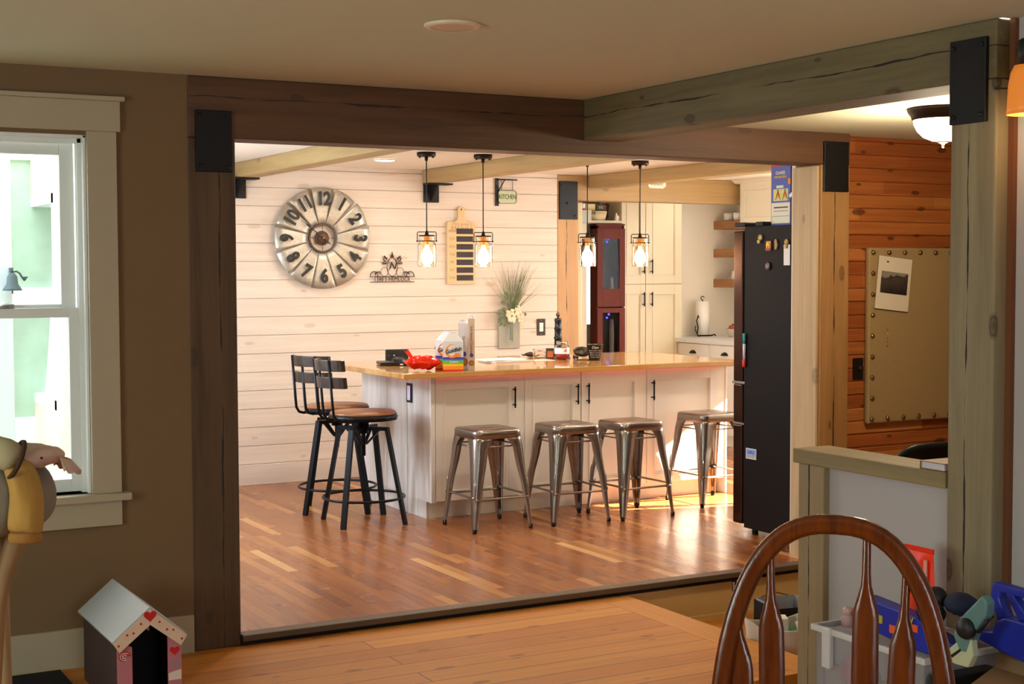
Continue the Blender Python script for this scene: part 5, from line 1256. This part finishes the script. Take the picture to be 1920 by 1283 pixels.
for a, c in (((-.19, -.38), (.19, -.38)), ((-.19, -.02), (.19, -.02)), ((-.19, -.38), (-.19, -.02)), ((.19, -.38), (.19, -.02))): b.tube([(*a, .26), ((a[0]+c[0])/2, (a[1]+c[1])/2, .26), (*c, .26)], [.008, .013, .008], 10)
obj('stretcher', b, m_oak, ac)

# wall sconce on the right wall
m_amber = M('amber_glass', '#c9803c', .35, emit='#ff8a26', es=.42)
t = thing('wall_sconce', 'wall sconce with a glowing amber glass shade and black mount beside the weathered post', 'wall lamp', (3.60, 3.085, 2.02))
obj('back_plate', MB().box(-.02, 0, -.05, .05, -.02, .20), m_blk, t, .004)
obj('arm', MB().tube([(-.02, 0, .12), (-.10, 0, .14), (-.13, 0, .16)], .010, 10), m_blk, t)
obj('shade_holder', MB().lathe([(.030, .095), (.030, .165), (.022, .172), (0, .172)], 24, (-.13, 0, 0)), m_blk, t)
obj('glass_shade', MB().lathe([(.040, .092), (.050, .070), (.057, .03), (.060, -.035), (.062, -.055), (.058, -.055), (.056, -.03), (.047, .065), (.037, .090)], 32, (-.13, 0, 0)), m_amber, t)
obj('bulb', MB().ball((-.13, 0, .02), (.025, .025, .035), 14, 9), M('amber_bulb', '#ffd060', .4, emit='#ffb020', es=14), t)
obj('wire', MB().tube([(-.072, .18, .045), (-.072, .12, .04), (-.02, .10, .04)], .003, 6), m_blk, t)
l = bpy.data.lights.new('sconce_light', 'POINT'); l.energy = 1.6; l.color = (1, .70, .36); l.shadow_soft_size = .03
lo = bpy.data.objects.new('sconce_light', l); COL.objects.link(lo); lo.location = (3.47, 3.085, 1.93)

# dolls/cat house with hearts
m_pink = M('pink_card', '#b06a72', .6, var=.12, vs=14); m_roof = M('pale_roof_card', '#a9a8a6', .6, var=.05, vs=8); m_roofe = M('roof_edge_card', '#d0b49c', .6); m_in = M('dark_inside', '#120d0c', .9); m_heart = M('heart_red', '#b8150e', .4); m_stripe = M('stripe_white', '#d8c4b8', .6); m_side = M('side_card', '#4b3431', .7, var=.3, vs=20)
t = thing('cardboard_playhouse', 'small pink cardboard house with pale roof and red hearts on the floor', 'toy house', (1.305, 5.02, -.0448), 0)
W_, D_, HE, HA = .113, .52, .285, .372
b = MB().use(m_side).box(-W_, -W_+.006, .004, D_, 0, HE-.02).box(W_-.006, W_, .004, D_, 0, HE-.02)
b.prism([(-W_, 0), (W_, 0), (W_, HE-.02), (0, HA-.03), (-W_, HE-.02)], D_-.006, D_, 'xz'); b.box(-W_+.006, W_-.006, .004, D_-.006, 0, .004)
obj('body', b, None, t)
b = MB().use(m_pink)
b.prism([(-W_, 0), (-W_+.052, 0), (-W_+.052, .235), (-W_, .265)], -.003, .004, 'xz').prism([(W_-.048, 0), (W_, 0), (W_, .255), (W_-.048, .265)], -.003, .004, 'xz')
b.prism([(-W_, .245), (-.02, .30), (0, .285), (0, .355), (-W_, .27)], -.002, .003, 'xz')
obj('front_wall', b, None, t)
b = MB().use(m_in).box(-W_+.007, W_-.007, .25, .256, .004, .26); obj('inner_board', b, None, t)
b = MB().use(m_roof)
ez = .262
for s in (-1, 1):
    o_ = [(0, HA), (s*.132, ez), (s*.130, ez-.007), (0, HA-.008)]
    b.prism(o_ if s < 0 else o_[::-1], -.012, D_+.01, 'xz')
obj('roof', b, None, t)
b = MB().use(m_roofe)
for s in (-1, 1):
    o_ = [(0, HA-.006), (s*.131, ez-.004), (s*.108, ez-.038), (0, HA-.062)]
    b.prism(o_ if s < 0 else o_[::-1], -.018, -.0121, 'xz')
b.use(m_heart)
def heart(mb, cx, cz, r, y):
    P = []
    for i in range(24):
        q = 2*PI*i/24; P.append((cx+r*16*math.sin(q)**3/17, cz+r*(13*math.cos(q)-5*math.cos(2*q)-2*math.cos(3*q)-math.cos(4*q))/17))
    mb.prism(P, y-.0012, y, 'xz')
heart(b, 0, HA-.030, .024, -.018)
for s in (-1, 1):
    for k, dz in ((.25, -.022), (.45, -.030), (.62, -.016), (.85, -.026)):
        b.prism([(s*(.131*k)+.0042*math.cos(q), HA-.006+(ez+.002-HA)*k+dz+.0042*math.sin(q)) for q in [2*PI*i/10 for i in range(10)]], -.0192, -.018, 'xz')
obj('gable_trim', b, None, t)
b = MB().use(m_heart); heart(b, W_-.024, .205, .019, -.0032)
for r in (.020, .012): b.tube([(-W_+.026+r*math.cos(q), -.0035, .205+r*.8*math.sin(q)) for q in [2*PI*i/18 for i in range(14)]], .0022, 5)
b.use(m_stripe)
for r in (.016, .008): b.tube([(-W_+.026+r*math.cos(q), -.0035, .205+r*.8*math.sin(q)) for q in [2*PI*i/18+.6 for i in range(14)]], .0022, 5)
b.use(M('grey_windows', '#8b8088', .6)).box(W_-.040, W_-.028, -.0045, -.003, .145, .165).box(W_-.022, W_-.010, -.0045, -.003, .145, .165).use(m_stripe).prism([(W_-.047, .10), (W_-.001, .10), (W_-.001, .135), (W_-.03, .130), (W_-.047, .125)], -.0042, -.003, 'xz')
obj('heart_print', b, None, t)
# dark mat
b = MB().box(.15, 1.13, 5.15, 5.67, -.0448, -.030); o = obj('floor_mat', b, M('black_mat', '#120e0d', .95, bump=.5, bs=200), None, .004); tag(o, 'black floor mat lying under the dining window', 'mat')

# padded high stool with clothes, by the window
m_pad = M('grey_tan_upholstery', '#7d7262', .85, bump=.3, bs=160); m_lwood = M('pale_wood_leg', '#8f6c45', .6, var=.1, vs=5, stretch=(8, 8, 1))
t = thing('padded_stool', 'grey tan round padded seat on a pale wooden leg beside the dining window', 'padded seat', (.585, 3.755, -.22))
b = MB(); 
def padf(u, v):
    a = 2*PI*u; c = -PI/2+PI*v; r = math.copysign(abs(math.cos(c))**.7, 1)
    return (.160*r*math.cos(a), .13*r*math.sin(a), 1.163+.100*math.copysign(abs(math.sin(c))**.85, math.sin(c)))
b.grid(padf, 40, 22, cu=True); wrinkle(b, .004, 9); obj('cushion', b, m_pad, t)
b = MB()
for a, c in (((.045, -.02, 1.09), (.01, -.05, .93)), ): b.tube([(.07, -.02, 1.105), (.055, -.03, 1.06), (.025, -.04, .98), (.005, -.05, .90), (-.03, -.07, .4), (-.06, -.10, 0)], [.024, .026, .022, .020, .016, .015], 10)
obj('leg', b, m_lwood, t)
for x, y in ((-.16, -.12), (-.16, .12), (.06, .13)): obj('leg', MB().tube([(x*.5, y*.5, 1.09), (x, y, 0)], [.020, .015], 10), m_lwood, t)
m_yel_c = M('mustard_cloth', '#a9803c', .9, bump=.25, bs=120); m_cream_c = M('cream_cloth', '#a79a78', .9, bump=.2, bs=120); m_pink_c = M('pale_pink_cloth', '#bfa090', .85, bump=.15, bs=90); m_dkc = M('dark_trim_cloth', '#3d2415', .9)
t = thing('mustard_sweater', 'mustard yellow and cream sweater draped over the padded seat', 'sweater', (.66, 3.64, .86))
b = MB(); b.T = Matrix.Diagonal((1, .72, 1, 1))
b.tube([(-.034, .0, .180), (-.024, -.03, .150), (-.016, -.045, .115), (-.013, -.05, .07), (-.015, -.05, .03), (-.018, -.05, .004)], [.034, .038, .041, .042, .041, .040], 30)
wrinkle(b, .010, 17); wrinkle(b, .005, 42, 3); obj('sleeve', b, m_yel_c, t, 0, 1)
b = MB(); b.T = Matrix.Diagonal((1, .72, 1, 1)); b.tube([(-.018, -.05, .016), (-.018, -.05, .010), (-.020, -.05, -.010), (-.020, -.05, -.013)], [.034, .0405, .0405, .034], 30)
wrinkle(b, .0012, 30); obj('cuff', b, M('tan_cuff', '#96682e', .9, bump=.4, bs=220), t, 0, 1)
b = MB(); b.tube([(-.026, -.02, .182), (-.058, -.015, .208), (-.10, .01, .215)], [.040, .040, .04], 20); wrinkle(b, .005, 22); obj('cream_panel', b, m_cream_c, t, 0, 1)
b = MB(); b.tube([(-.034+.042*math.cos(q)*.45, -.02+.046*math.sin(q), .188+.042*math.cos(q)) for q in [2*PI*i/28 for i in range(28)]], .0065, 7, closed=True); wrinkle(b, .002, 20); obj('dark_band', b, m_dkc, t)
t = thing('pink_bonnet', 'pale pink ruffled baby bonnet lying on top of the padded seat against the window', 'bonnet', (.705, 3.67, 1.045))
b = MB(); b.ball((-.018, 0, .004), (.064, .050, .030), 40, 20); wrinkle(b, .008, 20, 2); wrinkle(b, .0025, 55, 5); obj('crown', b, m_pink_c, t, 0, 1)
def ruf(u, v):
    a = -1.25+2.5*u; r = .050+.020*v+.004*math.sin(u*60)*v
    return (.008+r*math.cos(a)*1.05, r*math.sin(a)*.9, .008-.034*v-.018*math.cos(a)+.004*math.sin(u*47)*v)
b = MB(); b.grid(ruf, 70, 6); obj('ruffle', b, m_pink_c, t, 0, 0, .002)
obj('snap', MB().ball((-.020, -.0535, .004), .0036, 8, 5), m_dkc, t)
obj('snap', MB().ball((.034, -.050, -.026), .0036, 8, 5), m_dkc, t)
b = MB(); b.ball((-.07, .0, .006), (.045, .045, .03), 30, 15); wrinkle(b, .006, 20, 9); obj('brim', b, m_cream_c, t)

# ---------------- clutter by the half wall
m_tote = M('cloudy_plastic', '#b4b2b8', .25, alpha=.30); m_totew = M('white_latch', '#c9c6c4', .4)
t = thing('storage_tote', 'cloudy plastic storage tote with white latches in front of the half wall', 'storage tote', (3.18, 3.19, -.22))
TX, TY, TH = .335, .49, .545
b = MB(); b.box(0, TX, 0, .004, 0, TH).box(0, TX, TY-.004, TY, 0, TH).box(0, .004, 0, TY, 0, TH).box(TX-.004, TX, 0, TY, 0, TH).box(0, TX, 0, TY, 0, .004); obj('bin', b, m_tote, t)
b = MB(); b.box(-.015, TX+.01, -.015, 0, TH-.02, TH).box(-.015, TX+.01, TY, TY+.015, TH-.02, TH).box(-.015, 0, 0, TY, TH-.02, TH).box(TX, TX+.01, 0, TY, TH-.02, TH); obj('rim', b, m_totew, t, .003)
for y in (.10, .42): obj('latch', MB().box(-.024, -.004, y-.02, y+.02, TH-.13, TH+.004), m_totew, t, .004)
random.seed(3)
cols = [('#c8505a', 'coral'), ('#5a6a8c', 'slate'), ('#c97a8a', 'pink'), ('#465a50', 'green'), ('#8c8fa8', 'lavender'), ('#b04848', 'red')]
tm = [M('toy_'+c, h, .6) for h, c in cols]
names = ['coral pink', 'slate blue', 'pink', 'dark green', 'lavender grey', 'dull red']
for k in range(12):
    i = k % 6; y = .05+.5*((k*.37) % 1); z = .03+.15*(k//4)
    o = obj('toy_block', MB().ball((0, 0, 0), (.048, .030, .045), 10, 7, .08), tm[i]); o.location = (3.18+.085+.16*(k % 2), 3.19+.06+(y-.05)*.74, -.22+z+.06); o.rotation_euler = (0, 0, k)
    tag(o, names[i]+' soft toy '+['at the bottom', 'in the middle', 'near the top'][k//4]+' of the cloudy tote', 'soft toy', 'soft toys inside the cloudy tote')
# foam dart blaster lying on the tote
m_nb = M('toy_blue', '#1c2a9c', .4); m_no = M('toy_orange', '#e85a28', .4); m_ny = M('toy_yellow', '#b8a82c', .45); m_nt = M('toy_teal_grey', '#5c8080', .45); m_nd = M('toy_black', '#141418', .5); m_nw = M('toy_cream', '#b8bd98', .5)
t = thing('toy_blaster', 'blue toy dart blaster with orange and yellow patches lying on the cloudy tote', 'toy blaster', (3.235, 3.20, .327))
def yzp(P, x0, x1): return MB().prism([(y, z) for y, z in P], x0, x1, 'yz')
body = [(-.13, -.002), (-.10, .055), (.0, .075), (.05, .105), (.17, .115), (.29, .125), (.31, .11), (.31, .035), (.26, .025), (.12, .005), (.03, .0), (-.06, .0)]
obj('body', yzp(body[::-1], -.03, .03), m_nb, t, .006)
obj('orange_patch', MB().box(-.033, -.03, .045, .10, .060, .082).box(-.033, -.03, .12, .165, .035, .060), m_no, t)
obj('yellow_patch', MB().box(-.033, -.03, .198, .242, .055, .080), m_ny, t)
b = MB(); b.T = Matrix.Translation((-.0335, .085, .090)) @ Matrix.Rotation(-PI/2, 4, 'Z') @ Matrix.Rotation(PI/2, 4, 'X'); b.text('EW', .030, .0005, .001); obj('lettering', b, m_ny, t)
obj('scope', MB().lathe([(.024, -.02), (.028, .0), (.028, .05), (.022, .06)], 16, (0, .04, .125), 'y'), m_nd, t)
obj('magazine_well', MB().box(-.034, -.030, -.045, .01, .045, .085), m_nd, t, .002)
obj('dart_tip', MB().lathe([(.014, 0), (.014, .01), (.008, .014)], 12, (-.036, -.055, .065), 'x'), m_no, t)
t = thing('soft_cap', 'dark blue crumpled cap lying behind the blue blaster', 'cap', (3.31, 3.17, .478))
b = MB(); b.ball((0, .0, .0), (.05, .055, .035), 16, 9, .05); b.ball((0, -.07, -.015), (.04, .05, .018), 14, 7, .05); obj('crown', b, M('cap_navy', '#1c2440', .8), t); 
obj('black_ball', MB().ball((-.02, .085, .005), .036, 16, 10), m_nd, t)
t = thing('toy_grip', 'teal grey toy handle with a round dark knob leaning on the blue blaster', 'toy', (3.21, 3.035, .372))
obj('grip', yzp([(.055, .045), (.03, .10), (-.055, .185), (-.075, .165), (-.070, .125), (-.03, .075), (.0, .0), (.03, .0)], -.018, .018), m_nt, t, .006)
obj('knob', MB().lathe([(.0, -.018), (.026, -.018), (.032, -.006), (.032, .006), (.0, .008)], 20, (-.018, .0, .075), 'x'), m_nd, t)
obj('trigger_guard', MB().tube([(-.0, .02, .06), (0, -.03, .075), (0, -.06, .115)], .010, 8), m_nd, t)
t = thing('toy_blaster', 'blue toy blaster with an open handle at the right edge of the picture', 'toy blaster', (3.34, 2.985, .352))
obj('body', yzp([(.13, .06), (.13, .035), (.03, .015), (-.22, -.02), (-.22, .12), (.02, .12), (.055, .10), (.065, .07)][::1], -.03, .03), m_nb, t, .006)
obj('handle', yzp([(.02, .118), (.055, .10), (.085, .17), (.075, .215), (-.22, .205), (-.22, .18), (.045, .19), (.05, .17)], -.018, .018), m_nb, t, .005)
obj('stock', yzp([(-.07, .12), (-.02, .12), (.03, .19), (.0, .19)], -.015, .015), m_nb, t, .004)
t = thing('toy_wing', 'pale cream toy part with dark outlines between the two blue blasters', 'toy', (3.205, 3.04, .352))
obj('fin', yzp([(.10, -.010), (.02, .06), (-.02, .075), (-.03, .02), (-.01, -.02), (.04, -.022)], -.012, .012), m_nw, t, .003); obj('stripe', yzp([(.06, .0), (.02, .03), (.015, .025), (.05, -.004)], -.0135, -.012), m_nd, t)
# orange snack/treat bag behind
t = thing('orange_pouch', 'bright orange foil pouch standing upright on the tote against the half wall', 'pouch', (3.40, 3.42, .328))
b = MB().use(M('orange_foil', '#ff3a12', .3, bump=.2, bs=60))
b.grid(lambda u, v: (-.020*math.sin(PI*v)**.5*math.sin(PI*u)+.0, (u-.5)*.125+.020*v, v*.265), 12, 14); b.grid(lambda u, v: (.020*math.sin(PI*v)**.5*math.sin(PI*u), (.5-u)*.125+.020*v, v*.265), 12, 14)
obj('bag', b, None, t)
obj('seal', MB().box(-.003, .003, -.043, .083, .258, .275), M('orange_seal', '#f2300e', .3), t)
b = MB(); b.T = Matrix.Translation((-.020, -.02, .20)) @ Matrix.Rotation(-PI/2, 4, 'Z') @ Matrix.Rotation(PI/2, 4, 'Z') @ Matrix.Rotation(PI/2, 4, 'X') @ Matrix.Rotation(-PI/2, 4, 'Z'); 
obj('label_strip', MB().box(-.023, -.020, -.036, -.022, .06, .24), M('label_pink', '#e8a08c', .4), t)
t = thing('pink_bottle', 'pale pink cap sticking out above the far end of the tote', 'bottle', (3.245, 3.60, .326))
obj('bottle', MB().lathe([(0, 0), (.022, 0), (.024, .03), (.018, .04)], 18), M('pink_bottle_plastic', '#b58f8c', .4), t); obj('cap', MB().lathe([(.018, .040), (.018, .058), (.012, .062), (0, .063)], 18), M('pink_cap', '#c7a09a', .4), t)
# cardboard box with handwriting
m_cb = M('cardboard', '#8a6a48', .8, var=.06, vs=10)
t = thing('cardboard_box', 'brown cardboard box with black handwriting on its lid at the lower right', 'cardboard box', (3.325, 2.925, -.22), math.radians(26))
obj('box', MB().box(-.145, .145, -.13, .13, 0, .510), m_cb, t, .002)
obj('flap', MB().box(-.147, .147, -.132, .132, .5105, .516), M('cardboard_top', '#a07a52', .8), t, .001)
b = MB(); b.T = Matrix.Translation((-.045, .01, .5165)) @ Matrix.Rotation(math.radians(-42), 4, 'Z'); b.text('Kenthe', .060, .0003, -.001, shear=.35); obj('handwriting', b, m_nd, t)
t = thing('craft_tray', 'shallow tan tray holding small toys under the blue blaster at the right edge', 'tray', (3.43, 2.98, .2965))
obj('tray', MB().box(-.07, .07, -.14, .10, .0, .042), m_cb, t, .003)
obj('blue_lid', MB().box(-.072, .072, -.14, .02, .0425, .054), M('lid_teal', '#1f7aa0', .4), t, .004)
t = thing('orange_offcut', 'small orange plastic piece in the tan tray', 'toy', (3.40, 3.05, .339)); obj('piece', MB().prism([(-.05, 0), (.05, 0), (.035, .02), (-.02, .025)], -.01, .01, 'yz'), M('dull_orange', '#a8583c', .6), t, .002)
t = thing('dark_crate', 'black crate standing between the tote and the cardboard box', 'crate', (3.30, 3.140, -.22), 0)
obj('crate', MB().box(-.12, .12, -.025, .032, 0, .50), M('crate_black', '#171512', .7), t, .006); obj('grey_panel', MB().box(-.1215, -.12, -.015, .02, .42, .47), M('crate_label', '#7c7868', .6), t)
# bags and bin behind the chair
m_pl = M('white_plastic_bag', '#e2dad0', .45, bump=.1, bs=30); m_gr = M('green_liner', '#0f6a44', .5)
t = thing('white_bag', 'white plastic shopping bag with green contents on the lower floor behind the chair', 'shopping bag', (3.90, 4.78, -.22), math.radians(-30))
def wb(u, v):
    a = 2*PI*u; k = 1+.05*math.sin(a*5+v*4); r = .88+.12*v
    cx = math.copysign(abs(math.cos(a))**.5, math.cos(a)); cy = math.copysign(abs(math.sin(a))**.5, math.sin(a))
    return (.125*cx*r*k, .10*cy*r*k, v*(.235+.02*math.sin(a*2+1)))
b = MB(); b.grid(wb, 44, 12, cu=True); obj('bag', b, m_pl, t, 0, 1, .002)
obj('contents', MB().ball((0, 0, .17), (.105, .08, .05), 18, 9, .06), m_gr, t); obj('carton_inside', MB().box(-.05, .05, -.05, .03, .12, .255), m_pl, t, .004)
obj('bag_ear', MB().tube([(.09, -.05, .215), (.13, -.06, .235), (.17, -.065, .215)], [.03, .022, .004], 10), m_pl, t)
t = thing('black_bin', 'open black box with a pale inside on the lower floor by the riser', 'box', (4.42, 5.34, -.22), math.radians(-12))
b = MB().use(m_in).box(-.11, .11, -.11, -.105, 0, .14).box(-.11, .11, .105, .11, 0, .14).box(-.11, -.105, -.105, .105, 0, .14).box(.105, .11, -.105, .105, 0, .14).box(-.105, .105, -.105, .105, 0, .004); obj('walls', b, None, t)
obj('liner', MB().box(-.1045, -.102, -.10, .10, .02, .15).box(.102, .1045, -.10, .10, .02, .15).box(-.102, .102, .100, .1025, .02, .15), M('liner_pale', '#9a9aa2', .6), t)
b = MB(); b.T = Matrix.Translation((0, 0, 0)); b.prism([(-.11, .14), (0, .17), (.11, .14), (.11, .137), (0, .166), (-.11, .137)], .1055, .1095, 'xz'); obj('flap', b, m_in, t)
# outside the dining window
g = MB().box(-4, 6, 6.0, 14, -.9, -.8); struct('ground_outside', g, M('lawn', '#4c7a35', .9, var=.3, vs=3))
struct('wall_porch', MB().box(-1.6, 1.36, 8.05, 8.15, -.8, 3.4).box(1.78, 2.6-1.0+.3, 8.05, 8.15, -.8, 3.4).box(1.36, 1.78, 8.05, 8.15, -.8, .72).box(1.36, 1.78, 8.05, 8.15, 1.32, 1.42).box(1.36, 1.78, 8.05, 8.15, 2.10, 3.4), M('porch_white', '#f4f4f2', .7))
pw = obj('porch_screen', MB().box(1.36, 1.78, 8.09, 8.11, 1.42, 2.10).box(1.36, 1.78, 8.09, 8.11, .72, 1.32), M('pane_green_reflection', '#b9d6bc', .3, var=.25, vs=7)); pw['kind'] = 'structure'; pw.name = 'window_6'  # mottled green paints the garden's reflection into opaque panes
po = thing('porch_post', 'pale blue porch post outside the dining window', 'porch post', (1.17, 7.2, -.8)); obj('shaft', MB().box(-.07, .065, -.06, .06, 0, 3.4), M('post_pale_blue', '#dceaea', .6), po, .005)
t = thing('porch_bell', 'small metal bell on a curled bracket outside the dining window', 'bell', (1.225, 7.088, 1.46))
m_bell = M('bell_grey', '#4d5c60', .5, .2)
obj('bell', MB().lathe([(.045, -.045), (.040, -.035), (.026, -.015), (.022, .02), (.012, .035), (0, .038)], 20, caps=False), m_bell, t, 0, 0, .002); obj('clapper', MB().tube([(0, 0, .01), (0, 0, -.06)], .004, 6), m_bell, t)
obj('bracket', MB().tube([(0, 0, .06), (0, 0, .042), (.02, 0, .045), (.035, 0, .035), (.045, 0, .015), (.055, 0, .010)], .005, 6).lathe([(.004, 0), (.018, .02)], 10, (.055, 0, 0)).box(-.006, .006, 0, .0525, .038, .062), m_bell, t)
